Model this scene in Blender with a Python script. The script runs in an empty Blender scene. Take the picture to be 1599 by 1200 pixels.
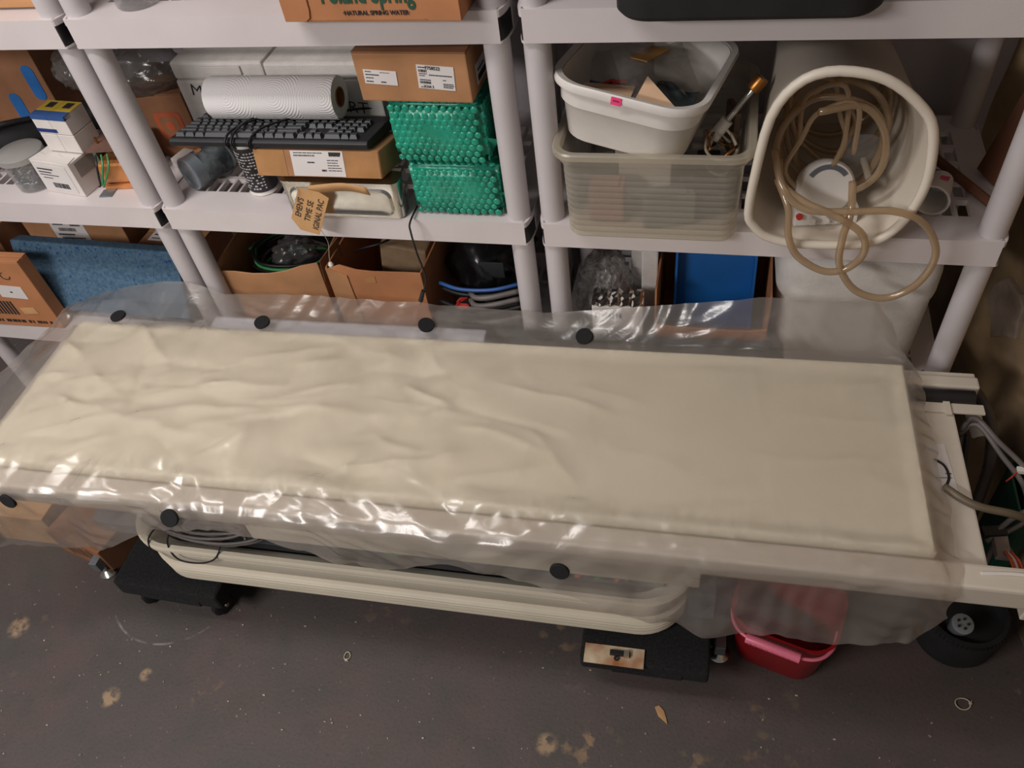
import bpy, bmesh, math, random
import numpy as np
from mathutils import Matrix, Vector, noise as mnoise

scene = bpy.context.scene
COL = scene.collection
PI = math.pi

# ------------------------------------------------------------------ camera, world, lights, exposure
def cam_matrix(yaw, pitch, roll, loc):
    cy, sy = math.cos(yaw), math.sin(yaw); cp, sp = math.cos(pitch), math.sin(pitch)
    fw = Vector((sy*cp, cy*cp, -sp)); rt = Vector((cy, -sy, 0)); up = rt.cross(fw)
    cr, sr = math.cos(roll), math.sin(roll)
    r2 = rt*cr + up*sr; u2 = up*cr - rt*sr
    m = Matrix((r2, u2, -fw)).transposed().to_4x4(); m.translation = Vector(loc)
    return m
cam = bpy.data.cameras.new('camera'); cam.sensor_width = 36; cam.lens = 36*1255.54/1599
cam.clip_start = 0.02
cam_o = bpy.data.objects.new('camera', cam); COL.objects.link(cam_o)
cam_o.matrix_world = cam_matrix(-0.3411, 0.8256, -0.1688, (1.2433, -1.3181, 1.9467))
scene.camera = cam_o

w = bpy.data.worlds.new('room_ambient'); scene.world = w; w.use_nodes = True
w.node_tree.nodes['Background'].inputs[0].default_value = (1.0, 0.965, 0.95, 1)
w.node_tree.nodes['Background'].inputs[1].default_value = 0.15

def area(name, loc, target, sx, sy, power, col):
    l = bpy.data.lights.new(name, 'AREA'); l.shape = 'RECTANGLE'; l.size = sx; l.size_y = sy
    l.energy = power; l.color = col
    o = bpy.data.objects.new(name, l); COL.objects.link(o); o.location = loc
    o.rotation_euler = (Vector(target)-Vector(loc)).to_track_quat('-Z', 'Y').to_euler()
    return o
area('fluorescent_light', (-0.25, -0.85, 2.95), (-0.25, -0.85, 0), 1.3, 0.26, 30, (1.0, 0.94, 0.89))
area('fluorescent_light', (-0.75, -2.5, 2.6), (-0.05, -1.6, 0), 1.3, 0.26, 60, (1.0, 0.94, 0.90))

scene.view_settings.view_transform = 'Standard'
scene.view_settings.look = 'None'
scene.view_settings.gamma = 1.0
scene.view_settings.use_curve_mapping = False
scene.view_settings.exposure = 0.0

# ------------------------------------------------------------------ materials
def lin(c):
    out = []
    for v in c[:3]:
        v /= 255.0
        out.append(v/12.92 if v <= 0.04045 else ((v+0.055)/1.055)**2.4)
    return (*out, 1.0)
MATS = {}
def nn(nt, t, **kw):
    n = nt.nodes.new(t)
    for k, v in kw.items(): setattr(n, k, v)
    return n
def mat(name, col, rough=0.5, metal=0.0, var=0.10, scale=18.0, bump=0.0, bscale=90.0, spec=0.5, col2=None, stretch=None, sss=0):
    """procedural surface: base colour with noise variation, optional second colour, optional fine relief"""
    if name in MATS: return MATS[name]
    m = bpy.data.materials.new(name); m.use_nodes = True; nt = m.node_tree
    b = nt.nodes['Principled BSDF']
    b.inputs['Roughness'].default_value = rough; b.inputs['Metallic'].default_value = metal
    b.inputs['Specular IOR Level'].default_value = spec
    tc = nn(nt, 'ShaderNodeTexCoord'); mp = nn(nt, 'ShaderNodeMapping')
    nt.links.new(tc.outputs['Object'], mp.inputs[0])
    if stretch: mp.inputs['Scale'].default_value = stretch
    nz = nn(nt, 'ShaderNodeTexNoise'); nz.inputs['Scale'].default_value = scale; nz.inputs['Detail'].default_value = 5
    nt.links.new(mp.outputs[0], nz.inputs['Vector'])
    mx = nn(nt, 'ShaderNodeMix', data_type='RGBA')
    c = lin(col)
    if col2: a, d = c, lin(col2)
    else:
        a = tuple(v*(1-var*1.6) for v in c[:3])+(1,); d = tuple(min(1, v*(1+var*1.2)) for v in c[:3])+(1,)
    cr = nn(nt, 'ShaderNodeMapRange'); cr.inputs[1].default_value = 0.35; cr.inputs[2].default_value = 0.65
    nt.links.new(nz.outputs['Fac'], cr.inputs[0])
    mx.inputs[6].default_value = a; mx.inputs[7].default_value = d
    nt.links.new(cr.outputs[0], mx.inputs[0]); nt.links.new(mx.outputs[2], b.inputs['Base Color'])
    if bump:
        n2 = nn(nt, 'ShaderNodeTexNoise'); n2.inputs['Scale'].default_value = bscale; n2.inputs['Detail'].default_value = 3
        nt.links.new(mp.outputs[0], n2.inputs['Vector'])
        bp = nn(nt, 'ShaderNodeBump'); bp.inputs['Strength'].default_value = bump; bp.inputs['Distance'].default_value = 0.004
        nt.links.new(n2.outputs['Fac'], bp.inputs['Height']); nt.links.new(bp.outputs[0], b.inputs['Normal'])
    MATS[name] = m
    return m
def film(name, col, clear, rough=0.2, body=(230, 225, 220), gloss=(0.05, 0.6), bump=0, bscale=40, frost=0.0):
    """thin plastic: part of the light passes straight through, part scatters in the body, part is reflected"""
    if name in MATS: return MATS[name]
    m = bpy.data.materials.new(name); m.use_nodes = True; nt = m.node_tree
    nt.nodes.remove(nt.nodes['Principled BSDF']); out = nt.nodes['Material Output']
    tr = nn(nt, 'ShaderNodeBsdfTransparent'); tr.inputs[0].default_value = lin(col)
    df = nn(nt, 'ShaderNodeBsdfDiffuse'); df.inputs[0].default_value = lin(body)
    tl = nn(nt, 'ShaderNodeBsdfTranslucent'); tl.inputs[0].default_value = lin(body)
    m0 = nn(nt, 'ShaderNodeMixShader'); m0.inputs[0].default_value = 0.45
    nt.links.new(df.outputs[0], m0.inputs[1]); nt.links.new(tl.outputs[0], m0.inputs[2])
    src = tr
    if frost:
        rf = nn(nt, 'ShaderNodeBsdfRefraction'); rf.inputs['Color'].default_value = lin(col); rf.inputs['IOR'].default_value = 1.10; rf.inputs['Roughness'].default_value = 0.55
        src = nn(nt, 'ShaderNodeMixShader'); src.inputs[0].default_value = frost
        nt.links.new(tr.outputs[0], src.inputs[1]); nt.links.new(rf.outputs[0], src.inputs[2])
    m1 = nn(nt, 'ShaderNodeMixShader'); m1.inputs[0].default_value = 1-clear
    nt.links.new(src.outputs[0], m1.inputs[1]); nt.links.new(m0.outputs[0], m1.inputs[2])
    gl = nn(nt, 'ShaderNodeBsdfGlossy'); gl.inputs['Roughness'].default_value = rough
    lw = nn(nt, 'ShaderNodeLayerWeight'); lw.inputs[0].default_value = 0.5
    pw = nn(nt, 'ShaderNodeMath', operation='POWER'); pw.inputs[1].default_value = 3.5
    nt.links.new(lw.outputs['Facing'], pw.inputs[0])
    ma = nn(nt, 'ShaderNodeMath', operation='MULTIPLY_ADD'); ma.inputs[1].default_value = gloss[1]; ma.inputs[2].default_value = gloss[0]
    nt.links.new(pw.outputs[0], ma.inputs[0])
    m2 = nn(nt, 'ShaderNodeMixShader')
    nt.links.new(ma.outputs[0], m2.inputs[0]); nt.links.new(m1.outputs[0], m2.inputs[1]); nt.links.new(gl.outputs[0], m2.inputs[2])
    nt.links.new(m2.outputs[0], out.inputs[0])
    if bump:
        tc = nn(nt, 'ShaderNodeTexCoord')
        n2 = nn(nt, 'ShaderNodeTexNoise'); n2.inputs['Scale'].default_value = bscale; n2.inputs['Detail'].default_value = 4
        n2.inputs['Distortion'].default_value = 1.2
        nt.links.new(tc.outputs['Object'], n2.inputs['Vector'])
        bp = nn(nt, 'ShaderNodeBump'); bp.inputs['Strength'].default_value = bump; bp.inputs['Distance'].default_value = 0.006
        nt.links.new(n2.outputs['Fac'], bp.inputs['Height'])
        for n in (df, gl, tl): nt.links.new(bp.outputs[0], n.inputs['Normal'])
    MATS[name] = m
    return m

SHELF = mat('shelf_plastic', (208, 200, 201), 0.42, var=0.025, scale=6, bump=0.05, bscale=300)
POST = mat('post_plastic', (196, 190, 192), 0.45, var=0.02, scale=6, bump=0.04, bscale=250)
BLACK = mat('black_plastic', (24, 24, 27), 0.45, var=0.2)
MATTE = mat('black_matte', (20, 20, 22), 0.8, var=0.25)
CARD = mat('cardboard', (168, 122, 84), 0.85, var=0.10, scale=9, bump=0.08, bscale=60)
CARD2 = mat('cardboard_dark', (142, 98, 68), 0.85, var=0.12, scale=9, bump=0.08, bscale=60)
CARD3 = mat('cardboard_orange', (176, 118, 78), 0.85, var=0.09, scale=7, bump=0.08, bscale=60)
KRAFT = mat('kraft_tape', (196, 152, 104), 0.7, var=0.08, scale=12)
TAPE = mat('packing_tape', (170, 126, 84), 0.22, var=0.08, scale=20)
LABEL = mat('label_paper', (212, 207, 206), 0.7, var=0.02)
INK = mat('print_ink', (40, 38, 42), 0.7, var=0.05)
GREENINK = mat('green_ink', (38, 74, 56), 0.8, var=0.08)
FOAM = mat('polystyrene', (216, 212, 208), 0.75, var=0.04, scale=30, bump=0.25, bscale=220)
BEIGE = mat('beige_enamel', (202, 193, 180), 0.42, var=0.03, scale=5)
BEIGE2 = mat('beige_vinyl_cover', (214, 205, 186), 0.5, var=0.03, scale=5, bump=0.05, bscale=200)
STEEL = mat('galvanised_steel', (150, 158, 164), 0.38, metal=0.7, var=0.12, scale=14)
CHROME = mat('bright_metal', (200, 198, 192), 0.18, metal=1.0, var=0.08)
RUST = mat('rusty_paint', (206, 192, 166), 0.6, col2=(150, 92, 48), scale=14)
CARPET = mat('black_carpet', (26, 26, 28), 0.95, var=0.35, scale=160, bump=0.8, bscale=420)
WHITE = mat('white_plastic', (218, 213, 208), 0.38, var=0.03)
WHITEP = mat('white_card', (214, 208, 204), 0.7, var=0.03)
CABLE = mat('cable_grey', (104, 98, 96), 0.5, var=0.1)
CABLEB = mat('cable_black', (18, 18, 20), 0.5, var=0.1)
WOOD = mat('brown_wood', (116, 76, 56), 0.75, var=0.2, scale=14, stretch=(1, 1, 0.12), bump=0.2, bscale=40)
CREAMPAPER = mat('manila_paper', (214, 178, 146), 0.7, var=0.05)
RED = mat('red_plastic', (150, 22, 30), 0.3, var=0.08)
PINK = mat('pink_plastic', (232, 120, 146), 0.35, var=0.05)
BLUE = mat('blue_plastic', (18, 92, 164), 0.42, var=0.06, scale=8)
BRASS = mat('brass', (168, 112, 56), 0.35, metal=0.9, var=0.15)
COPPER = mat('copper_wrap', (206, 138, 84), 0.3, metal=0.35, var=0.12)
PCB = mat('circuit_board_brown', (112, 84, 74), 0.5, var=0.12)
WIREG = mat('green_wire', (62, 140, 84), 0.45, var=0.08)
WIREO = mat('orange_wire', (206, 104, 62), 0.45, var=0.08)
WIRER = mat('red_wire', (186, 46, 40), 0.45, var=0.08)
WIREB = mat('blue_wire', (44, 84, 148), 0.45, var=0.08)
TIE = mat('nylon_tie', (190, 178, 156), 0.5, var=0.05)
CLEARBAG = film('clear_bag', (246, 244, 242), 0.84, 0.12, gloss=(0.10, 0.6), bump=0.7, bscale=38)
SMOKEBAG = film('smoky_bag', (215, 215, 215), 0.74, 0.2, body=(150, 148, 148), gloss=(0.06, 0.4), bump=0.7, bscale=30)
TUBCLEAR = film('frosted_tub', (246, 242, 234), 0.60, 0.28, body=(226, 220, 206), gloss=(0.05, 0.5))
HOSE = film('clear_hose', (238, 224, 202), 0.50, 0.16, body=(206, 182, 150), gloss=(0.10, 0.6))
JAR = film('clear_jar', (246, 246, 246), 0.84, 0.15, body=(205, 205, 205), gloss=(0.06, 0.6))
GREENWRAP = mat('green_bubble_film', (30, 142, 116), 0.30, var=0.14, scale=16, bump=0.3, bscale=70)

# ------------------------------------------------------------------ mesh building
class MB:
    def __init__(s): s.v = []; s.f = []
    def add(s, vs, fs, M=None):
        o = len(s.v)
        s.v += [tuple(M @ Vector(p)) if M else tuple(p) for p in vs]
        s.f += [tuple(i+o for i in f) for f in fs]
        return s
    def box(s, c, d, M=None):
        x, y, z = (k/2 for k in d); cx, cy, cz = c
        vs = [(cx+i*x, cy+j*y, cz+k*z) for i in (-1, 1) for j in (-1, 1) for k in (-1, 1)]
        return s.add(vs, [(0, 1, 3, 2), (4, 6, 7, 5), (0, 4, 5, 1), (2, 3, 7, 6), (0, 2, 6, 4), (1, 5, 7, 3)], M)
    def span(s, a, b, M=None):
        return s.box([(a[i]+b[i])/2 for i in range(3)], [abs(b[i]-a[i]) for i in range(3)], M)
    def cyl(s, p0, p1, r0, r1=None, n=20, caps=True):
        r1 = r0 if r1 is None else r1
        p0, p1 = Vector(p0), Vector(p1); q = (p1-p0).to_track_quat('Z', 'Y')
        vs = []
        for p, r in ((p0, r0), (p1, r1)):
            for i in range(n):
                a = 2*PI*i/n; vs.append(p + q @ Vector((math.cos(a)*r, math.sin(a)*r, 0)))
        fs = [(i, (i+1) % n, n+(i+1) % n, n+i) for i in range(n)]
        if caps: fs += [tuple(range(n-1, -1, -1)), tuple(range(n, 2*n))]
        return s.add(vs, fs)
    def tube(s, pts, r, n=8, cyclic=False, sub=6):
        P = smooth_path(pts, sub, cyclic); N = len(P)
        up = Vector((0, 0, 1)); vs = []; prev = None
        for i, p in enumerate(P):
            a = P[(i-1) % N] if (cyclic or i > 0) else P[i]
            b = P[(i+1) % N] if (cyclic or i < N-1) else P[i]
            t = (b-a)
            if t.length < 1e-9: t = Vector((1, 0, 0))
            t.normalize()
            if prev is None:
                u = t.cross(up)
                if u.length < 1e-3: u = t.cross(Vector((1, 0, 0)))
            else:
                u = prev - t*prev.dot(t)
                if u.length < 1e-6: u = t.cross(up)
            u.normalize(); prev = u; v = t.cross(u)
            for k in range(n):
                A = 2*PI*k/n; vs.append(p + u*(math.cos(A)*r) + v*(math.sin(A)*r))
        fs = []
        for i in range(N if cyclic else N-1):
            j = (i+1) % N
            for k in range(n): fs.append((i*n+k, i*n+(k+1) % n, j*n+(k+1) % n, j*n+k))
        if not cyclic: fs += [tuple(range(n-1, -1, -1)), tuple(range((N-1)*n, N*n))]
        return s.add(vs, fs)
    def lathe(s, prof, n=28, M=None, closed=False):
        vs = []; fs = []
        for r, z in prof:
            for i in range(n):
                a = 2*PI*i/n; vs.append((r*math.cos(a), r*math.sin(a), z))
        m = len(prof)
        for j in range(m if closed else m-1):
            for i in range(n):
                k = (j+1) % m
                fs.append((j*n+i, j*n+(i+1) % n, k*n+(i+1) % n, k*n+i))
        return s.add(vs, fs, M)
    def loft(s, rings, cap0=False, cap1=False, closed=False):
        n = len(rings[0]); vs = [p for r in rings for p in r]; fs = []
        m = len(rings)
        for j in range(m if closed else m-1):
            k = (j+1) % m
            for i in range(n): fs.append((j*n+i, j*n+(i+1) % n, k*n+(i+1) % n, k*n+i))
        if cap0: fs.append(tuple(range(n-1, -1, -1)))
        if cap1: fs.append(tuple(range((m-1)*n, m*n)))
        return s.add(vs, fs)
    def prism(s, poly, h, M=None):
        n = len(poly)
        vs = [(x, y, 0) for x, y in poly]+[(x, y, h) for x, y in poly]
        fs = [tuple(range(n-1, -1, -1)), tuple(range(n, 2*n))]+[(i, (i+1) % n, n+(i+1) % n, n+i) for i in range(n)]
        return s.add(vs, fs, M)
    def build(s, name, m, parent=None, smooth=False, bevel=0.0, seg=2, weld=False):
        me = bpy.data.meshes.new(name)
        me.from_pydata([tuple(v) for v in s.v], [], s.f)
        bm = bmesh.new(); bm.from_mesh(me)
        if weld: bmesh.ops.remove_doubles(bm, verts=bm.verts, dist=1e-5)
        bmesh.ops.recalc_face_normals(bm, faces=bm.faces)
        if bevel:
            es = [e for e in bm.edges if len(e.link_faces) == 2 and e.calc_face_angle(0) > 0.5]
            bmesh.ops.bevel(bm, geom=es, offset=bevel, segments=seg, profile=0.6, affect='EDGES')
        bm.to_mesh(me); bm.free()
        if smooth:
            me.polygons.foreach_set('use_smooth', [True]*len(me.polygons))
            if smooth != 'all':
                try: me.set_sharp_from_angle(angle=0.7)
                except Exception: pass
        me.materials.append(m)
        o = bpy.data.objects.new(name, me); COL.objects.link(o)
        if parent: o.parent = parent
        return o
def smooth_path(pts, sub=6, cyclic=False):
    P = [Vector(p) for p in pts]; n = len(P)
    if n < 3 or sub <= 1: return P
    out = []
    for i in range(n if cyclic else n-1):
        p0 = P[(i-1) % n] if (cyclic or i > 0) else P[0]*2-P[1]
        p1 = P[i]; p2 = P[(i+1) % n]
        p3 = P[(i+2) % n] if (cyclic or i < n-2) else P[-1]*2-P[-2]
        for k in range(sub):
            t = k/sub
            out.append(0.5*((2*p1)+(p2-p0)*t+(2*p0-5*p1+4*p2-p3)*t*t+(3*p1-p0-3*p2+p3)*t**3))
    if not cyclic: out.append(P[-1])
    return out
def rrect(w, d, r, n=6, cx=0, cy=0, z=0, ):
    out = []
    for qx, qy, a0 in ((1, 1, 0), (-1, 1, PI/2), (-1, -1, PI), (1, -1, 1.5*PI)):
        for i in range(n+1):
            a = a0+PI/2*i/n
            out.append((cx+qx*(w/2-r)+r*math.cos(a), cy+qy*(d/2-r)+r*math.sin(a), z))
    return out
def tag(o, label, cat, group=None):
    o['label'] = label; o['category'] = cat
    if group: o['group'] = group
    return o
def struct(o): o['kind'] = 'structure'; return o
def thing(name, label, cat, loc=(0, 0, 0), rz=0.0, rx=0.0, ry=0.0, group=None):
    o = bpy.data.objects.new(name, None); o.empty_display_size = 0.05; COL.objects.link(o)
    o.location = loc; o.rotation_euler = (rx, ry, rz)
    return tag(o, label, cat, group)
def place(o, loc, rz=0.0, rx=0.0, ry=0.0):
    o.location = loc; o.rotation_euler = (rx, ry, rz); return o
def front(x, y, z, rz=0.0, roll=0.0):       # plane facing -Y (towards the room)
    return Matrix.Translation((x, y, z)) @ Matrix.Rotation(rz, 4, 'Z') @ Matrix.Rotation(PI/2, 4, 'X') @ Matrix.Rotation(roll, 4, 'Z')
def rightside(x, y, z, roll=0.0):            # plane facing +X
    return front(x, y, z, PI/2, roll)
def topside(x, y, z, roll=0.0):
    return Matrix.Translation((x, y, z)) @ Matrix.Rotation(roll, 4, 'Z')
def text_part(parent, s, M, size, m=INK, name='lettering', sx=1.0, bold=0.0, shear=0.0):
    cu = bpy.data.curves.new('lettering', 'FONT'); cu.body = s; cu.size = size
    cu.align_x = 'CENTER'; cu.align_y = 'CENTER'; cu.extrude = 0.0004; cu.offset = bold; cu.shear = shear
    cu.resolution_u = 3
    tmp = bpy.data.objects.new('lettering', cu); COL.objects.link(tmp)
    bpy.context.view_layer.update()
    me = bpy.data.meshes.new_from_object(tmp.evaluated_get(bpy.context.evaluated_depsgraph_get()))
    bpy.data.objects.remove(tmp); bpy.data.curves.remove(cu)
    me.materials.clear(); me.materials.append(m)
    me.transform(M @ Matrix.Diagonal((sx, 1, 1, 1)))
    o = bpy.data.objects.new(name, me); COL.objects.link(o); o.parent = parent
    return o
def label(parent, M, wd, ht, marks=(), name='label', m=None, pname='print'):
    """paper label in local XY of M, with printed bars: (x, y, w, h) in 0..1 of the label; 'b' entries are barcodes"""
    q = MB().box((0, 0, 0.0004), (wd, ht, 0.0008), M).build(name, m or LABEL, parent)
    pr = MB(); rnd = random.Random(len(marks)*7+int(wd*1e4))
    for k in marks:
        if k[0] == 'b':
            _, x, y, bw, bh = k; t = x
            while t < x+bw:
                st = rnd.choice((0.008, 0.014, 0.02))
                pr.box(((t+st/2-0.5)*wd, (y+bh/2-0.5)*ht, 0.0010), (st*wd, bh*ht, 0.0004), M); t += st+rnd.choice((0.008, 0.014))
        else:
            x, y, bw, bh = k; t = x
            while t < x+bw-0.01:
                st = min(rnd.uniform(0.03, 0.09), x+bw-t)
                pr.box(((t+st/2-0.5)*wd, (y+bh/2-0.5)*ht, 0.0010), (st*wd*0.86, bh*ht, 0.0004), M); t += st
    if pr.v: pr.build(pname, INK, q)
    return q
def crumple(name, size, seed, m, parent=None, amp=0.35, freq=2.2, sub=4, flat=True):
    bm = bmesh.new(); bmesh.ops.create_icosphere(bm, subdivisions=sub, radius=1)
    off = Vector((seed*3.1, seed*1.7, seed*5.3))
    for v in bm.verts:
        n = v.co.normalized(); d = 0
        for o_, a in ((1, 1.0), (2.1, 0.55), (4.3, 0.3)):
            d += a*abs(mnoise.noise(n*freq*o_+off))*2-0.3*a
        v.co = n*(1+amp*d)
        v.co.x *= size[0]; v.co.y *= size[1]; v.co.z *= size[2]
        if flat and v.co.z < -size[2]*0.8: v.co.z = -size[2]*0.8
    me = bpy.data.meshes.new(name); bm.to_mesh(me); bm.free()
    me.polygons.foreach_set('use_smooth', [True]*len(me.polygons))
    me.materials.append(m)
    o = bpy.data.objects.new(name, me); COL.objects.link(o)
    if parent: o.parent = parent
    return o
def carton(name, lab, size, loc, rz=0, m=None, tape=True, group=None, seam=True, cat='box'):
    """closed cardboard carton: body, top flaps meeting at a taped seam; origin at the centre of its base"""
    t = thing(name, lab, cat, loc, rz, group=group); sx, sy, sz = size; m = m or CARD
    MB().span((-sx/2, -sy/2, 0), (sx/2, sy/2, sz-0.003)).build('body', m, t, bevel=0.003)
    if seam:
        for s in (-1, 1):
            MB().span((-sx/2, s*0.001, sz-0.003), (sx/2, s*sy/2, sz)).build('flap', m, t, bevel=0.001, seg=1)
    if tape:
        MB().span((-sx/2, -0.022, sz), (sx/2, 0.022, sz+0.0006)).build('tape', TAPE, t)
    return t

# ------------------------------------------------------------------ setting
def floor_mat():
    m = bpy.data.materials.new('painted_concrete'); m.use_nodes = True; nt = m.node_tree; b = nt.nodes['Principled BSDF']
    tc = nn(nt, 'ShaderNodeTexCoord'); L = nt.links.new
    def noise(sc, det=5, dist=0.0):
        n = nn(nt, 'ShaderNodeTexNoise'); n.inputs['Scale'].default_value = sc; n.inputs['Detail'].default_value = det
        n.inputs['Distortion'].default_value = dist
        L(tc.outputs['Object'], n.inputs['Vector']); return n.outputs['Fac']
    def ramp(x, a, c, lo=0.0, hi=1.0):
        r = nn(nt, 'ShaderNodeMapRange'); r.inputs[1].default_value = a; r.inputs[2].default_value = c
        r.inputs[3].default_value = lo; r.inputs[4].default_value = hi; L(x, r.inputs[0]); return r.outputs[0]
    def mix(f, a, c):
        x = nn(nt, 'ShaderNodeMix', data_type='RGBA')
        L(f, x.inputs[0])
        for i, v in ((6, a), (7, c)):
            if isinstance(v, tuple): x.inputs[i].default_value = lin(v)
            else: L(v, x.inputs[i])
        return x.outputs[2]
    base = mix(ramp(noise(3.2, 6, 0.5), 0.38, 0.62), (76, 70, 68), (84, 71, 69))
    base = mix(ramp(noise(9, 8), 0.45, 0.75), base, (70, 66, 63))
    base = mix(ramp(noise(130, 3), 0.50, 0.75, 0, 0.35), base, (52, 48, 48))
    # worn tan patches and pale specks
    pat = nn(nt, 'ShaderNodeMath', operation='MULTIPLY'); L(ramp(noise(2.6, 3), 0.58, 0.66), pat.inputs[0]); L(ramp(noise(28, 6), 0.54, 0.64), pat.inputs[1])
    base = mix(ramp(pat.outputs[0], 0, 1, 0, 0.75), base, (150, 122, 92))
    base = mix(ramp(noise(75, 2), 0.72, 0.76, 0, 0.6), base, (158, 142, 124))
    base = mix(ramp(noise(58, 2, 1.5), 0.71, 0.76, 0, 0.5), base, (48, 42, 40))
    # two tan spots and one chalky curved scuff
    sep = nn(nt, 'ShaderNodeSeparateXYZ'); L(tc.outputs['Object'], sep.inputs[0])
    def dist(cx, cy):
        v = nn(nt, 'ShaderNodeVectorMath', operation='DISTANCE'); v.inputs[1].default_value = (cx, cy, 0); L(tc.outputs['Object'], v.inputs[0]); return v.outputs['Value']
    for cx, cy, r in ((-0.165, -0.812, 0.030), (-0.545, -0.68, 0.035), (0.967, -0.725, 0.03), (-0.10, -0.74, 0.02)):
        f = nn(nt, 'ShaderNodeMath', operation='MULTIPLY'); L(ramp(dist(cx, cy), r, r*0.55), f.inputs[0]); L(ramp(noise(40, 5), 0.40, 0.55), f.inputs[1])
        base = mix(ramp(f.outputs[0], 0, 1, 0, 0.85), base, (158, 132, 104))
    dd = dist(-0.14, -0.47); ab = nn(nt, 'ShaderNodeMath', operation='SUBTRACT'); L(dd, ab.inputs[0]); ab.inputs[1].default_value = 0.19
    a2 = nn(nt, 'ShaderNodeMath', operation='ABSOLUTE'); L(ab.outputs[0], a2.inputs[0])
    f = nn(nt, 'ShaderNodeMath', operation='MULTIPLY'); L(ramp(a2.outputs[0], 0.004, 0.001), f.inputs[0]); L(ramp(noise(14, 5), 0.46, 0.56), f.inputs[1])
    f2 = nn(nt, 'ShaderNodeMath', operation='MULTIPLY'); L(f.outputs[0], f2.inputs[0]); L(ramp(sep.outputs[1], -0.56, -0.60), f2.inputs[1])
    base = mix(ramp(f2.outputs[0], 0, 1, 0, 0.6), base, (150, 140, 134))
    L(base, b.inputs['Base Color']); b.inputs['Roughness'].default_value = 0.62
    bp = nn(nt, 'ShaderNodeBump'); bp.inputs['Strength'].default_value = 0.25; bp.inputs['Distance'].default_value = 0.003
    L(noise(120, 4), bp.inputs['Height']); L(bp.outputs[0], b.inputs['Normal'])
    return m
WALL = mat('painted_block_wall', (186, 180, 184), 0.6, var=0.06, scale=4, bump=0.35, bscale=45)
STONE = mat('stained_rubble_wall', (186, 158, 120), 0.7, col2=(104, 88, 74), scale=3.2, bump=0.9, bscale=9)
PLASTER = mat('old_plaster', (150, 134, 120), 0.8, var=0.12, scale=20, bump=0.4, bscale=60)
struct(MB().span((-3.0, -4.0, -0.06), (2.16, 0.60, 0)).build('floor', floor_mat()))
struct(MB().span((-3.0, 0.50, 0), (2.16, 0.60, 3.1)).build('wall_back', WALL))
def stone_wall():
    mb = MB(); ny, nz = 60, 60; vs = []; fs = []
    for i in range(ny+1):
        for j in range(nz+1):
            y = -1.6+2.1*i/ny; z = 2.0*j/nz
            d = mnoise.noise(Vector((y*3, z*3, 1.0)))*0.012+mnoise.noise(Vector((y*9, z*9, 4.0)))*0.006
            vs.append((float(np.interp(y, [-0.3, 0.5], [2.035, 1.825]))+d, y, z))
    for i in range(ny):
        for j in range(nz): fs.append((i*(nz+1)+j, (i+1)*(nz+1)+j, (i+1)*(nz+1)+j+1, i*(nz+1)+j+1))
    mb.add(vs, fs); mb.box((2.11, -0.55, 1.0), (0.08, 2.1, 2.0))
    return mb
wr = struct(stone_wall().build('wall_right', STONE, smooth='all'))
pp = []
rnd = random.Random(3)
for i in range(14):
    a = 2*PI*i/14; r = rnd.uniform(0.7, 1.1); pp.append((0.085*r*math.cos(a), 0.07*r*math.sin(a)))
MB().prism(pp, 0.016, Matrix.Translation((1.906, 0.205, 0.60)) @ Matrix.Rotation(math.radians(14.5), 4, 'Z') @ Matrix.Rotation(-PI/2, 4, 'Y')).build('plaster_patch', PLASTER, wr, bevel=0.004)

# ------------------------------------------------------------------ plastic shelving units
W = 0.86; DEP = 0.44; ZS = (0.064, 0.502, 0.94, 1.378, 1.816); EXT = 0.012; FH = 0.057
def shelf_mesh():
    mb = MB(); th = 0.012
    xs = [-EXT, 0.045]; hx = []
    n = 27; p = (W-0.09)/n
    for i in range(n): xs += [0.045+p*i+p*0.20, 0.045+p*(i+1)]; hx.append((len(xs)-2))
    xs += [W+EXT]
    ys = [0.0045, 0.065]; hy = []
    rows = 5; q = (DEP-0.13)/rows
    for j in range(rows): ys += [0.065+q*j+0.011, 0.065+q*(j+1)]; hy.append(len(ys)-2)
    ys += [DEP-0.0045]
    nx, ny = len(xs)-1, len(ys)-1
    def hole(i, j): return i in hxs and j in hys
    hxs, hys = set(hx), set(hy)
    vi = {}
    def V(i, j, k):
        if (i, j, k) not in vi:
            vi[(i, j, k)] = len(vs)
            x, y = xs[i], ys[j]
            if i in (0, nx) and j in (0, ny):          # trimmed corners
                x += EXT if i == 0 else -EXT
            vs.append((x, y, -th*k))
        return vi[(i, j, k)]
    vs = []; fs = []
    for i in range(nx):
        for j in range(ny):
            if hole(i, j): continue
            fs.append((V(i, j, 0), V(i+1, j, 0), V(i+1, j+1, 0), V(i, j+1, 0)))
            fs.append((V(i, j, 1), V(i, j+1, 1), V(i+1, j+1, 1), V(i+1, j, 1)))
            for (a, b, di, dj) in (((i, j), (i+1, j), 0, -1), ((i+1, j), (i+1, j+1), 1, 0), ((i+1, j+1), (i, j+1), 0, 1), ((i, j+1), (i, j), -1, 0)):
                I, J = i+di, j+dj
                if I < 0 or J < 0 or I >= nx or J >= ny or hole(I, J):
                    fs.append((V(*a, 0), V(*a, 1), V(*b, 1), V(*b, 0)))
    mb.add(vs, fs)
    return mb
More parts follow.
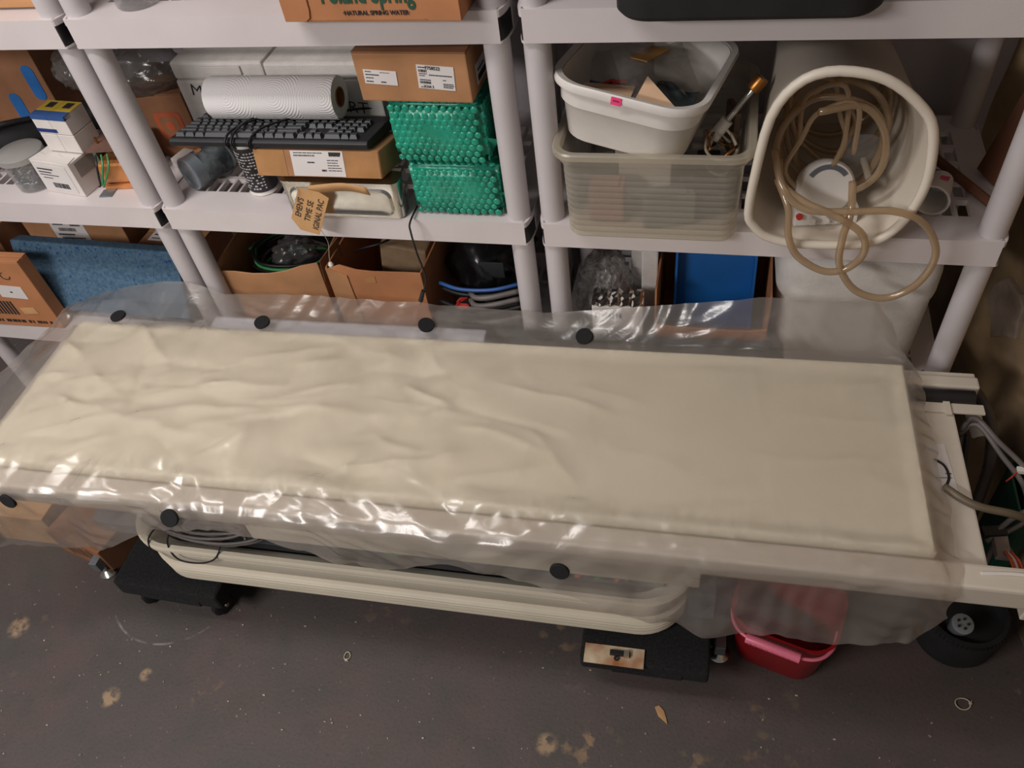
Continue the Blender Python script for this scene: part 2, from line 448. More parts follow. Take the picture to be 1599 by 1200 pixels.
def flange_mesh():
    mb = MB()
    mb.span((0, 0, -FH), (W, 0.005, 0.0004)); mb.span((0, DEP-0.005, -FH), (W, DEP+0.0005, 0.0004))
    for x in (-EXT, W+EXT-0.005): mb.span((x-(0.0004 if x < 0 else -0.0004), 0.055, -FH), (x+0.005, DEP-0.055, 0.0004))
    # stiffening ribs under the deck
    for x in (W*0.25, W*0.5, W*0.75): mb.span((x-0.002, 0.006, -0.04), (x+0.002, DEP-0.006, -0.0125))
    # lower lip round each corner
    for x0, sx in ((0, -1), (W, 1)):
        for y0, sy in ((0, 1), (DEP, -1)):
            for k in range(6):
                a0, a1 = PI/2*k/6, PI/2*(k+1)/6
                P = [(x0+sx*EXT*math.sin(a), y0+sy*0.055*(1-math.cos(a))) for a in (a0, a1)]
                for zz, hh in ((-FH, 0.004), (-0.012, 0.012)):
                    (xa, ya), (xb, yb) = P
                    o = 0.006
                    mb.add([(xa, ya, zz), (xb, yb, zz), (xb-sx*o, yb+sy*o, zz), (xa-sx*o, ya+sy*o, zz),
                            (xa, ya, zz+hh), (xb, yb, zz+hh), (xb-sx*o, yb+sy*o, zz+hh), (xa-sx*o, ya+sy*o, zz+hh)],
                           [(0, 1, 2, 3), (4, 5, 6, 7), (0, 1, 5, 4), (1, 2, 6, 5), (2, 3, 7, 6), (3, 0, 4, 7)])
    return mb
def corner_mesh(x0, sx, y0, sy):
    mb = MB(); ring = []
    for k in range(9):
        a = PI/2*k/8; ring.append((x0+sx*(EXT-0.002)*math.sin(a), y0+sy*(0.002+0.053*(1-math.cos(a)))))
    vs = [(x, y, z) for z in (-FH+0.004, -0.012) for x, y in ring]
    mb.add(vs, [(i, i+1, 10+i, 9+i) for i in range(8)])
    return mb
GAPSHADE = mat('corner_gap_dark', (26, 24, 28), 0.5, var=0.1)  # near-black colour for the shade inside the open shelf corners
def make_unit():
    t = thing('plastic_shelving_unit', 'x', 'shelving')
    d0 = None
    for k, z in enumerate(ZS):
        if d0 is None:
            d = shelf_mesh().build('shelf', SHELF, t); f = flange_mesh().build('rim', SHELF, d)
            cs = [corner_mesh(x0, sx, y0, sy).build('corner_gap_shade', GAPSHADE, d) for x0, sx in ((0, -1), (W, 1)) for y0, sy in ((0, 1), (DEP, -1))]  # dark sheets set across the open corners to paint in their shade
            d0 = d, f, cs
        else:
            d = d0[0].copy(); COL.objects.link(d); d.parent = t
            for c0 in [d0[1]]+d0[2]:
                c = c0.copy(); COL.objects.link(c); c.parent = d
        d.location = (0, 0, z)
    p0 = None
    for k in range(4):
        for x in (0.016, W-0.016):
            for y in (0.031, DEP-0.031):
                if p0 is None:
                    h = ZS[1]-ZS[0]-0.012
                    p0 = MB().lathe([(0.0, 0), (0.0245, 0), (0.0245, h), (0, h)], 24).build('post', POST, t, smooth=True)
                    p = p0
                else: p = p0.copy(); COL.objects.link(p); p.parent = t
                p.location = (x, y, ZS[k])
    f0 = None
    for x in (0.016, W-0.016):
        for y in (0.031, DEP-0.031):
            if f0 is None: f0 = f = MB().cyl((0, 0, 0), (0, 0, 0.052), 0.024).build('foot', POST, t, smooth=True)
            else: f = f0.copy(); COL.objects.link(f); f.parent = t
            f.location = (x, y, 0)
    return t
def copy_tree(o, parent=None):
    c = o.copy(); COL.objects.link(c); c.parent = parent
    for ch in list(o.children): copy_tree(ch, c)
    return c
XL, XM, XR = -W-0.029, 0.0, W+0.041
u1 = make_unit(); u2 = copy_tree(u1); u3 = copy_tree(u1)
for u, x, lab in ((u1, XM, 'white plastic shelving unit in the middle, with keyboard and green parcels'),
                  (u2, XL, 'white plastic shelving unit at the left, with blue foam slab'),
                  (u3, XR, 'white plastic shelving unit at the right, with wastebasket and tubs')):
    u.location = (x, 0, 0); tag(u, lab, 'shelving', 'white plastic shelving units')
ZA, ZB, ZC = 1.3785, 0.9405, 0.5025

# ------------------------------------------------------------------ patient table (long table on its base, stored on two dollies)
TX, TY, TR = 0.68, -0.31, math.radians(1.7)
table = thing('patient_table', 'long beige motorised table with ribbed base cover, under clear plastic', 'table', (TX, TY, 0), TR)
def T(x, y, z): return (x-TX, y-TY, z)
def tspan(a, b): return MB().span(T(*a), T(*b))
tspan((-0.36, -0.535, 0.604), (1.745, -0.09, 0.628)).build('tabletop', BEIGE, table, bevel=0.004)
rl = tspan((-0.36, -0.585, 0.600), (1.89, -0.537, 0.656)).build('front_rail', BEIGE, table, bevel=0.006)
MB().tube([T(1.72, -0.556, 0.6565), T(1.78, -0.552, 0.658), T(1.86, -0.556, 0.6565)], 0.003, 6).build('sealant_bead', WHITE, rl)
tspan((1.80, -0.585, 0.565), (1.86, -0.55, 0.600)).build('rail_bracket', BEIGE, table, bevel=0.003)
br = tspan((-0.36, -0.088, 0.592), (1.80, -0.068, 0.630)).build('back_rail', BEIGE, table, bevel=0.003)
tspan((1.20, -0.118, 0.606), (1.80, -0.088, 0.640)).build('rail_cover', BEIGE, br, bevel=0.004)
MB().cyl(T(1.1, -0.142, 0.634), T(1.785, -0.142, 0.634), 0.016).build('black_roller', BLACK, table, smooth=True)
tspan((1.1, -0.182, 0.629), (1.80, -0.158, 0.634)).build('guide_strip', BEIGE, table, bevel=0.001)
tspan((1.725, -0.19, 0.6345), (1.737, -0.150, 0.638)).build('strap', BEIGE, table)
RAILW = mat('rail_cushion_white', (196, 200, 212), 0.6, var=0.04, scale=10)
RAILD = mat('rail_cushion_charcoal', (34, 35, 39), 0.7, var=0.1, scale=20)
tspan((0.05, -0.083, 0.632), (0.757, -0.034, 0.655)).build('white_rail_cushion', RAILW, table, bevel=0.006)
tspan((0.758, -0.083, 0.632), (1.42, -0.030, 0.658)).build('charcoal_rail_cushion', RAILD, table, bevel=0.006)
lb = label(table, Matrix.Translation(T(1.700, -0.32, 0.6283)) @ Matrix.Rotation(math.radians(4), 4, 'Z'), 0.036, 0.115, [(0.62, 0.38, 0.3, 0.02), (0.1, 0.30, 0.8, 0.01)])
MB().tube([T(1.690, -0.30, 0.630), T(1.706, -0.315, 0.630), T(1.71, -0.34, 0.630), T(1.703, -0.36, 0.630)], 0.0025, 6).build('cord_loop', CABLEB, table)
tspan((0.29, -0.532, 0.452), (1.27, -0.520, 0.603)).build('side_panel', BEIGE2, table, bevel=0.003)
tspan((1.42, -0.50, 0.50), (1.54, -0.46, 0.603)).build('lug_block', BEIGE, table, bevel=0.004)
# housing, column and inner frame seen below the plastic
tspan((0.02, -0.46, 0.40), (1.22, -0.15, 0.603)).build('housing', BEIGE2, table, bevel=0.01)
tspan((0.10, -0.44, 0.34), (1.15, -0.17, 0.40)).build('mechanism_block', STEEL, table, bevel=0.004)
fr = tspan((-0.34, -0.40, 0.154), (1.31, -0.14, 0.20)).build('base_frame', STEEL, table, bevel=0.003)
tspan((-0.02, -0.463, 0.30), (1.20, -0.458, 0.352)).build('channel_plate', STEEL, fr, bevel=0.001)
pf = MB()
for i in range(60):
    for j in range(5):
        pf.cyl(T(0.22+i*0.0062, -0.4645, 0.360+j*0.0075), T(0.22+i*0.0062, -0.4585, 0.360+j*0.0075), 0.0023, n=6)
pl_ = tspan((0.20, -0.463, 0.352), (0.60, -0.459, 0.40)).build('perforated_panel', BEIGE, table)
pf.build('perforation', mat('hole_shadow', (96, 88, 78), 0.8), pl_)['kind'] = 'stuff'
# ribbed base cover: stacked lips with a rounded plan
def cover_ring(inset, z):
    return [T(x, y, z) for x, y, _ in rrect(1.395-2*inset, 0.40-2*inset, 0.12-inset*0.5, 10, 0.57, -0.325)]
prof = [(0.030, 0.318), (0.014, 0.334), (0.004, 0.334), (0.0, 0.328), (0.001, 0.316), (0.012, 0.309), (0.018, 0.302), (0.008, 0.299), (0.008, 0.288), (0.016, 0.246), (0.022, 0.239)]
z = 0.238
for k in range(5):
    prof += [(0.030, z-0.0005), (0.012, z-0.0015), (0.008+0.0008*k, z-0.0045), (0.011, z-0.0085), (0.030, z-0.0095)]; z -= 0.0154
prof += [(0.035, z)]
mb = MB(); mb.loft([cover_ring(i, zz) for i, zz in prof]); mb.loft([cover_ring(i, zz) for i, zz in [(0.030, 0.318), (0.045, 0.30), (0.045, z), (0.035, z)]])
mb.build('base_cover', BEIGE2, table, smooth=True, weld=True)
# outrigger legs with levelling feet at the frame's corners
for x, y0, nm in ((-0.375, -0.472, 'l'), (1.338, -0.484, 'r')):
    lg = tspan((x-0.012, y0, 0.045), (x+0.012, y0+0.20, 0.085)).build('outrigger', STEEL, table, bevel=0.002)
    MB().lathe([(0, 0.0), (0.024, 0.0), (0.026, 0.010), (0.012, 0.022), (0.006, 0.024), (0.006, 0.05), (0, 0.05)], 20,
               Matrix.Translation(T(x, y0+0.022, 0.001))).build('levelling_foot', CHROME, lg, smooth=True)
    tspan((x-0.02, y0+0.10, 0.085), (x+0.02, y0+0.20, 0.158)).build('leg_bracket', STEEL, table, bevel=0.003)
tspan((1.255, -0.445, 0.15), (1.315, -0.39, 0.26)).build('corner_plate', STEEL, table, bevel=0.002)
# small fittings in the channel
tspan((0.596, -0.485, 0.345), (0.632, -0.465, 0.366)).build('black_relay', BLACK, table, bevel=0.002)
MB().tube([T(0.53, -0.47, 0.385), T(0.58, -0.49, 0.374), T(0.63, -0.486, 0.378), T(0.67, -0.468, 0.388)], 0.0028, 6).build('green_wire', WIREG, table)
MB().tube([T(0.540, -0.468, 0.39), T(0.545, -0.478, 0.362), T(0.565, -0.484, 0.350), T(0.597, -0.478, 0.352)], 0.002, 6).build('black_wire', CABLEB, table)
MB().cyl(T(0.612, -0.478, 0.366), T(0.612, -0.474, 0.40), 0.005, n=8).build('wire_sleeve', CABLE, table)
for k in range(6):
    c = (WIREO, CABLE, WIREG, CABLEB, WIREO, CABLE)[k]
    MB().tube([T(1.00+k*0.022, -0.45, 0.30), T(1.01+k*0.022, -0.468, 0.326+0.004*(k % 2)), T(1.03+k*0.02, -0.45, 0.318), T(1.05+k*0.02, -0.43, 0.29)], 0.0035, 6).build('harness_wire', c, table)
# coil of grey cable lying in the cover at the left
cp = []
for k in range(7*10):
    a = 2*PI*k/10; r = 0.75+0.25*math.sin(k*0.37)
    cp.append(T(0.13+0.135*r*math.cos(a)+0.01*math.sin(k), -0.478+0.034*r*math.sin(a), 0.352+0.0006*k+0.008*math.sin(k*1.3)))
MB().tube(cp, 0.0042, 6, sub=4).build('cable_coil', CABLE, table, smooth='all')
MB().tube([T(-0.02, -0.46, 0.36), T(-0.045, -0.50, 0.345), T(-0.04, -0.522, 0.325), T(-0.02, -0.530, 0.300)], 0.0022, 6).build('loose_wire', CABLEB, table)
MB().tube([T(0.02, -0.47, 0.37), T(0.01, -0.51, 0.345), T(0.03, -0.531, 0.305), T(0.09, -0.533, 0.300), T(0.14, -0.528, 0.325), T(0.16, -0.50, 0.36)], 0.0022, 6).build('loose_wire', CABLEB, table)

# ------------------------------------------------------------------ cream pad and plastic dust sheet over the table
def vnoise(x, y, s, seed=0.0):
    xi = np.floor(x/s).astype(int); yi = np.floor(y/s).astype(int); fx = x/s-xi; fy = y/s-yi
    fx = fx*fx*(3-2*fx); fy = fy*fy*(3-2*fy)
    def h(i, j):
        v = np.sin(i*127.1+j*311.7+seed*74.7)*43758.5453
        return v-np.floor(v)
    return (h(xi, yi)*(1-fx)+h(xi+1, yi)*fx)*(1-fy)+(h(xi, yi+1)*(1-fx)+h(xi+1, yi+1)*fx)*fy
def tri(v): return np.abs((v % 1.0)*2-1)
def crumpled(x, y, seed, waves, warp=0.06, ex=1.6):
    """folded-sheet relief: warped triangle waves in several directions, each present only in patches"""
    h = np.zeros_like(x); rs = np.random.RandomState(seed)
    for lam, amp in waves:
        a = rs.uniform(0, PI); ph = rs.uniform(0, 1)
        wx = (vnoise(x, y, 0.22, seed+lam)-0.5)*warp*2; wy = (vnoise(x, y, 0.17, seed+lam*2+5)-0.5)*warp*2
        t = ((x+wx)*math.cos(a)+(y+wy)*math.sin(a))/lam+ph
        m = np.clip((vnoise(x, y, lam*1.6, seed*1.3+lam*11)-0.35)*2.2, 0, 1)
        h += amp*(tri(t)**ex)*m
    return h
def creases(x, y, segs):
    h = np.zeros_like(x)
    for x0, y0, x1, y1, wd, amp in segs:
        dx, dy = x1-x0, y1-y0; L2 = dx*dx+dy*dy
        t = ((x-x0)*dx+(y-y0)*dy)/L2; tc = np.clip(t, 0, 1)
        wob = (vnoise(x, y, 0.07, x0*9+3)-0.5)*0.016
        d = np.abs(((x-x0)*dy-(y-y0)*dx)/math.sqrt(L2)+wob)+np.hypot(x-x0-tc*dx, y-y0-tc*dy)*(np.abs(t-tc) > 0)
        h += amp*np.exp(-d/wd)*np.clip(np.sin(PI*np.clip(tc*0.94+0.03, 0, 1))*1.6, 0, 1)
    return h
def padline(x, local_y): return TY+(local_y-TY)*math.cos(TR)+(x-TX)*math.sin(TR)
PX0, PX1, PYF, PYB, PZ = -0.305, 1.655, -0.527, -0.086, 0.672
_r = random.Random(40); FOLDS = []
for _k in range(62):                                   # short folds in the vinyl, thickest towards the left end
    _x = PX0+(PX1-PX0)*_r.random()**1.5; _y = _r.uniform(PYF+0.03, PYB-0.03)
    _a = _r.choice((_r.gauss(0.25, 0.35), _r.gauss(0.7, 0.4), _r.gauss(-0.5, 0.5))); _l = _r.uniform(0.06, 0.20)
    FOLDS.append((_x-_l*math.cos(_a), _y-_l*math.sin(_a)*0.6, _x+_l*math.cos(_a), _y+_l*math.sin(_a)*0.6, _r.uniform(0.009, 0.020), _r.choice((-1, 1, 1))*_r.uniform(0.006, 0.0115)))
def pad_relief(x, y):
    return creases(x, y, FOLDS)*np.clip((1.7-x)/1.0, 0.35, 1)*0.95-0.004+crumpled(x, y, 4, [(0.34, 0.014), (0.22, 0.013), (0.15, 0.010), (0.42, 0.013), (0.18, 0.010), (0.27, 0.012)], 0.08, 1.0)*np.clip((1.35-x)/0.8, 0.30, 1)*0.85-0.013
def grid_obj(name, X, Y, Z, m, flip=False):
    nu, nv = X.shape
    vs = np.stack([X, Y, Z], -1).reshape(-1, 3)
    idx = np.arange(nu*nv).reshape(nu, nv)
    f = np.stack([idx[:-1, :-1], idx[1:, :-1], idx[1:, 1:], idx[:-1, 1:]], -1).reshape(-1, 4)
    if flip: f = f[:, ::-1]
    me = bpy.data.meshes.new(name); me.from_pydata(vs.tolist(), [], f.tolist())
    me.polygons.foreach_set('use_smooth', [True]*len(me.polygons)); me.materials.append(m)
    o = bpy.data.objects.new(name, me); COL.objects.link(o); return o
def pad_mat():
    m = mat('cream_vinyl', (236, 230, 210), 0.42, var=0.02, scale=4, bump=0.0)
    return m
def make_pad():
    nu, nv = 330, 78
    u = np.linspace(0, 1, nu)[:, None]*np.ones((1, nv)); v = np.ones((nu, 1))*np.linspace(0, 1, nv)[None, :]
    lx = PX0+u*(PX1-PX0); ly = PYF+v*(PYB-PYF)
    e = np.minimum(np.minimum(lx-PX0, PX1-lx), np.minimum(ly-PYF, PYB-ly))
    edge = 0.008*(1-np.sqrt(np.clip(1-(1-np.clip(e/0.014, 0, 1))**2, 0, 1)))
    z = PZ+pad_relief(lx, ly)*np.clip(e/0.03, 0.2, 1)-edge
    x = TX+(lx-TX)*math.cos(TR)-(ly-TY)*math.sin(TR); y = TY+(ly-TY)*math.cos(TR)+(lx-TX)*math.sin(TR)
    # closed slab: top, bottom and rim
    V = np.concatenate([np.stack([x, y, z], -1).reshape(-1, 3), np.stack([x, y, np.full_like(z, 0.633)], -1).reshape(-1, 3)])
    idx = np.arange(nu*nv).reshape(nu, nv); o = nu*nv
    F = np.stack([idx[:-1, :-1], idx[1:, :-1], idx[1:, 1:], idx[:-1, 1:]], -1).reshape(-1, 4).tolist()
    rim = list(idx[:, 0])+list(idx[-1, 1:])+list(idx[-2::-1, -1])+list(idx[0, -2:0:-1])
    n = len(rim)
    F += [(int(rim[i]), int(rim[i]+o), int(rim[(i+1) % n]+o), int(rim[(i+1) % n])) for i in range(n)]
    F += [(int(o+idx[0, 0]), int(o+idx[0, -1]), int(o+idx[-1, -1]), int(o+idx[-1, 0]))]
    me = bpy.data.meshes.new('table_pad'); me.from_pydata(V.tolist(), [], F)
    me.polygons.foreach_set('use_smooth', [True]*len(me.polygons)); me.set_sharp_from_angle(angle=0.9)
    me.materials.append(pad_mat())
    ob = bpy.data.objects.new('table_pad', me); COL.objects.link(ob)
    return tag(ob, 'long cream vinyl pad lying flat on the table beneath the plastic sheet', 'pad')
make_pad()

BACKEDGE = [(-0.60, 0.66), (-0.40, 0.64), (-0.32, 0.655), (-0.23, 0.690), (-0.10, 0.722), (-0.03, 0.727), (0.06, 0.694), (0.3, 0.706), (0.58, 0.702), (0.885, 0.698), (1.02, 0.719), (1.2, 0.755), (1.35, 0.788), (1.49, 0.786), (1.57, 0.795), (1.62, 0.727), (1.70, 0.66)]
HEM = [(-0.6, 0.43), (-0.40, 0.425), (-0.15, 0.455), (-0.03, 0.482), (0.05, 0.53), (0.16, 0.60), (0.31, 0.622), (0.42, 0.606), (0.50, 0.585), (0.57, 0.555), (0.65, 0.532), (0.72, 0.57), (0.80, 0.592), (0.88, 0.580), (0.96, 0.558), (1.07, 0.52), (1.18, 0.480), (1.35, 0.468), (1.52, 0.470), (1.62, 0.498), (1.70, 0.54)]
sheet_mat = film('dust_sheet_plastic', (250, 248, 246), 0.72, 0.27, body=(200, 190, 182), gloss=(0.085, 0.5), bump=0.20, bscale=24, frost=0.26)
def sheet_section(x):
    """cross-section (y, z) of the draped plastic for each x, from the back edge leaning on the posts to the front hem"""
    b = np.array(BACKEDGE); h = np.array(HEM)
    zb = np.interp(x, b[:, 0], b[:, 1]); zh = np.interp(x, h[:, 0], h[:, 1])
    ypb = padline(x, PYB); ypf = padline(x, PYF); yr = padline(x, -0.592)
    endL = np.clip((PX0-x)/0.12, 0, 1); endR = np.clip((x-PX1)/0.05, 0, 1)
    top = PZ+0.004-0.055*endL**1.3-0.03*endR
    P = [(-0.010+0*x, zb), ((ypb-0.010)*0.45+0.55*(-0.010), zb*0.38+0.62*(top+0.002)), (ypb+0.004, top+0.002), (ypb-0.02, top+0*x),
         (ypf+0.02, top+0*x), (ypf-0.006, top-0.001), (yr+0.012, np.minimum(top-0.006, 0.664)), (yr-0.004, np.minimum(top-0.016, 0.654)),
         (yr-0.012-0.03*endL, zh*0.5+0.5*0.65), (yr-0.02-0.05*endL, zh)]
    return P
SEGN = (10, 12, 5, 88, 5, 10, 4, 14, 18)
CREASE = [(-0.28, -0.10, -0.16, -0.16, 0.006, 0.012), (-0.02, -0.30, 0.22, -0.24, 0.012, 0.006), (0.12, -0.44, 0.50, -0.30, 0.014, 0.008), (0.34, -0.33, 0.52, -0.27, 0.010, 0.009),
          (0.50, -0.29, 1.02, -0.33, 0.006, 0.007), (0.0, -0.42, 0.17, -0.36, 0.012, 0.010), (0.22, -0.52, 0.34, -0.40, 0.010, 0.010), (0.62, -0.10, 0.72, -0.24, 0.004, 0.007),
          (0.68, -0.22, 0.80, -0.25, 0.005, 0.006), (1.02, -0.24, 1.06, -0.42, 0.006, 0.005), (0.92, -0.30, 0.92, -0.52, 0.004, 0.005), (0.98, -0.20, 1.14, -0.24, 0.012, 0.010),
          (1.05, -0.34, 1.30, -0.42, 0.008, 0.006), (1.30, -0.34, 1.62, -0.33, 0.007, 0.007), (1.34, -0.10, 1.38, -0.30, 0.006, 0.005), (1.38, -0.30, 1.40, -0.52, 0.004, 0.005),
          (-0.22, -0.50, 0.02, -0.40, 0.010, 0.008), (0.06, -0.18, 0.18, -0.34, 0.010, 0.006), (0.38, -0.12, 0.60, -0.18, 0.008, 0.005), (0.64, -0.46, 0.80, -0.52, 0.008, 0.008)]
def soften(A, n):
    for _ in range(n):
        P = np.pad(A, 1, mode='edge')
        A = (P[:-2, 1:-1]+P[2:, 1:-1]+P[1:-1, :-2]+P[1:-1, 2:]+4*P[1:-1, 1:-1])/8
    return A
def make_sheet():
    nu = 430
    tot = sum(SEGN)+1
    u = np.linspace(0, 1, nu)
    xl_prof = np.interp(np.arange(tot), [0, 10, 25, 120, tot-1], [-0.30, -0.41, -0.43, -0.55, -0.60])
    xr_prof = np.interp(np.arange(tot), [0, 10, 22, 27, 115, 130, 150, tot-1], [1.612, 1.630, 1.655, 1.672, 1.697, 1.690, 1.685, 1.642])
    jj = np.arange(tot)
    xr_prof = xr_prof+0.005*np.sin(jj*0.21)+0.002*np.sin(jj*0.47)
    X = xl_prof[None, :]+u[:, None]*(xr_prof-xl_prof)[None, :]
    Y = np.zeros_like(X); Z = np.zeros_like(X); S = np.zeros_like(X)
    col = 0
    for s, n in enumerate(SEGN):
        for k in range(n+(1 if s == len(SEGN)-1 else 0)):
            P = sheet_section(X[:, col]); t = k/n
            Y[:, col] = P[s][0]*(1-t)+P[s+1][0]*t; Z[:, col] = P[s][1]*(1-t)+P[s+1][1]*t
            col += 1
    # arc length across, for relief that is continuous round the bends
    S[:, 1:] = np.cumsum(np.hypot(np.diff(Y, axis=1), np.diff(Z, axis=1)), axis=1)
    ty = np.gradient(Y, axis=1); tz = np.gradient(Z, axis=1); ln = np.hypot(ty, tz)+1e-9
    ker = np.ones(7)/7
    ny_ = tz/ln; nz_ = -ty/ln                          # outward: up on the pad, towards the room on the skirt
    for a in (ny_, nz_):
        for i in range(nu): a[i] = np.convolve(np.pad(a[i], 3, mode='edge'), ker, 'valid')
    onpad = np.zeros(tot); onpad[27:115] = 1; onpad = np.convolve(np.pad(onpad, 3, mode='edge'), ker, 'valid')[None, :]
    back = np.zeros(tot); back[:22] = 1; back = back[None, :]*np.ones((nu, 1))
    h_pad = crumpled(X, -S, 11, [(0.30, 0.014), (0.19, 0.013), (0.12, 0.009), (0.24, 0.012), (0.10, 0.006), (0.15, 0.010)], 0.10, 1.0)
    leftness = np.clip((1.25-X)/0.9, 0.22, 1)
    h_pad = soften(h_pad*leftness*0.62, 2)+creases(X, Y, CREASE)*0.75
    h_free = crumpled(X, S, 23, [(0.26, 0.020), (0.17, 0.018), (0.11, 0.015), (0.075, 0.010), (0.05, 0.005), (0.13, 0.014)], 0.12, 1.0)*0.8-0.004
    # gathered tucks along the pad's front edge and right end
    tuck = 0.0022*np.sin(X*170+6*vnoise(X, S, 0.05, 2))*np.exp(-np.abs(S-S[:, 117][:, None])/0.020)*(vnoise(X, S, 0.10, 8) > 0.4)
    tuckb = 0.0012*np.sin(X*190+6*vnoise(X, S, 0.05, 3))*np.exp(-np.abs(S-S[:, 25][:, None])/0.018)*(vnoise(X, S, 0.09, 9) > 0.45)
    endr = np.exp(-np.abs(X-1.672)/0.018)*0.004*np.sin(Y*150+5*vnoise(X, Y, 0.04, 4))
    H = h_pad*onpad+h_free*(1-onpad)*np.where(back > 0, 0.9, 1.0)+tuck+tuckb+endr*onpad
    H = soften(H, 1)
    Y2 = Y+ny_*H; Z2 = Z+nz_*H
    Y2 = np.where(back > 0, np.minimum(Y2, -0.004), Y2)
    # stay above the pad, and outside the front rail
    lx = X; ly = TY+(Y2-TY)-(X-TX)*math.sin(TR)
    over = (ly > PYF-0.004) & (ly < PYB+0.004) & (X > PX0-0.004) & (X < PX1+0.004)
    Z2 = np.where(over, np.maximum(Z2, PZ+pad_relief(lx, ly)+0.002), Z2)
    Z2 = np.where(over, np.maximum(soften(Z2, 3), PZ+pad_relief(lx, ly)+0.0015), Z2)
    rail = (ly < PYF-0.004) & (ly > -0.590) & (X > -0.37)
    Z2 = np.where(rail & (Z2 > 0.62), np.maximum(Z2, 0.660), Z2)
    o = grid_obj('plastic_dust_sheet', X, Y2, Z2, sheet_mat)
    tag(o, 'wrinkled milky clear plastic sheet with black dots draped over the table', 'plastic sheet')
    return o, X, Y2, Z2
sheet, SX, SY, SZ = make_sheet()
DOT = mat('black_felt', (17, 17, 19), 0.9, var=0.2, scale=200)
def add_dot(px, sec, r=0.019):
    """round felt patch stuck on the sheet at the given x and section index"""
    i = int(np.argmin(np.abs(SX[:, sec]-px)))
    p = Vector((SX[i, sec], SY[i, sec], SZ[i, sec]))
    a = Vector((SX[i+3, sec]-SX[i-3, sec], SY[i+3, sec]-SY[i-3, sec], SZ[i+3, sec]-SZ[i-3, sec]))
    b = Vector((SX[i, sec+3]-SX[i, sec-3], SY[i, sec+3]-SY[i, sec-3], SZ[i, sec+3]-SZ[i, sec-3]))
    n = b.cross(a).normalized()
    if n.dot(Vector((0.2, -0.7, 0.7))) < 0: n = -n
    o = MB().lathe([(0, -0.002), (r, -0.002), (r, 0.003), (r*0.94, 0.0042), (0, 0.0042)], 26).build('felt_dot', DOT, sheet, smooth=True)
    o.matrix_local = Matrix.Translation(p+n*0.004) @ n.to_track_quat('Z', 'Y').to_matrix().to_4x4()
for px, sec in ((-0.196, 22), (0.20, 20), (0.615, 16), (0.985, 18), (-0.185, 138), (0.228, 138), (1.018, 147)):
    add_dot(px, sec)

# ------------------------------------------------------------------ top shelves: carton, cup, case, crate
t = thing('water_carton', 'brown cardboard bottled-water carton with green lettering on the top shelf', 'box', (0.652, 0.115, ZA), math.radians(-1.5))
sx, sy, sz = 0.325, 0.30, 0.24
MB().span((-sx/2, -sy/2, 0), (sx/2, sy/2, sz)).build('body', CARD3, t, bevel=0.004)
for s, wd in ((-1, 0.052), (1, 0.068)):
    poly = [(0, 0), (wd-0.012, 0), (wd-0.003, 0.006), (wd, 0.02), (wd+0.004, sz), (0, sz)]
    if s > 0: poly = [(-x, y) for x, y in poly][::-1]
    MB().prism(poly, 0.0025, front(s*sx/2*-1 if s < 0 else sx/2, -sy/2-0.0005, 0.002) if s > 0 else front(-sx/2, -sy/2-0.0005, 0.002)).build('flap', CARD3, t, bevel=0.0008, seg=1)
text_part(t, 'Poland Spring', front(0.0, -sy/2-0.0008, 0.048), 0.050, GREENINK, sx=0.62, bold=0.0012)
text_part(t, '\u00b7NATURAL SPRING WATER\u00b7', front(0.012, -sy/2-0.0008, 0.0155), 0.0105, INK, sx=0.95, bold=0.0002)
MB().span((sx/2, -0.13, 0.03), (sx/2+0.001, 0.13, 0.22)).build('green_print_panel', GREENINK, t)
t = thing('plastic_cup', 'small clear plastic cup standing on the top middle shelf', 'cup', (0.128, 0.07, ZA))
MB().lathe([(0, 0), (0.040, 0), (0.043, 0.004), (0.046, 0.07), (0.049, 0.072), (0.049, 0.075), (0.044, 0.072), (0.041, 0.006), (0, 0.005)], 28).build('wall', JAR, t, smooth=True)
MB().lathe([(0.047, 0.070), (0.0505, 0.070), (0.0505, 0.076), (0.047, 0.076)], 28, closed=True).build('rim', JAR, t, smooth=True)
t = thing('wooden_crate', 'tan wooden crate on the top shelf at far left', 'crate', (-0.27, 0.20, ZA))
for k in range(3): MB().span((-0.20, -0.15, 0.004+k*0.07), (0.20, -0.138, 0.066+k*0.07)).build('plank', mat('tan_wood', (178, 130, 88), 0.7, var=0.18, scale=8, stretch=(0.2, 1, 3)), t, bevel=0.002)
for sx_ in (-0.20, 0.188): MB().span((sx_, -0.138, 0.004), (sx_+0.012, 0.15, 0.20)).build('side_panel', MATS['tan_wood'], t, bevel=0.002)
MB().span((-0.19, -0.138, 0), (0.19, 0.15, 0.006)).build('bottom', MATS['tan_wood'], t)
t = thing('hard_case', 'large black hard plastic case on the top right shelf', 'case', (1.262, 0.16, ZA+0.001))
rings = [rrect(0.385, 0.43, 0.05, 8, 0, 0, 0.0), rrect(0.398, 0.444, 0.055, 8, 0, 0, 0.008), rrect(0.402, 0.448, 0.056, 8, 0, 0, 0.12)]
MB().loft(rings, True, True).build('shell', MATTE, t, smooth=True)
MB().loft([rrect(0.41, 0.456, 0.058, 8, 0, 0, 0.12), rrect(0.41, 0.456, 0.058, 8, 0, 0, 0.135)], True, True).build('seal_band', BLACK, t, smooth=True)
MB().loft([rrect(0.402, 0.448, 0.056, 8, 0, 0, 0.135), rrect(0.396, 0.44, 0.055, 8, 0, 0, 0.17)], True, True).build('lid', MATTE, t, smooth=True)
for x in (-0.12, 0.12): MB().span((x-0.02, -0.236, 0.10), (x+0.02, -0.224, 0.15)).build('latch', BLACK, t, bevel=0.003)

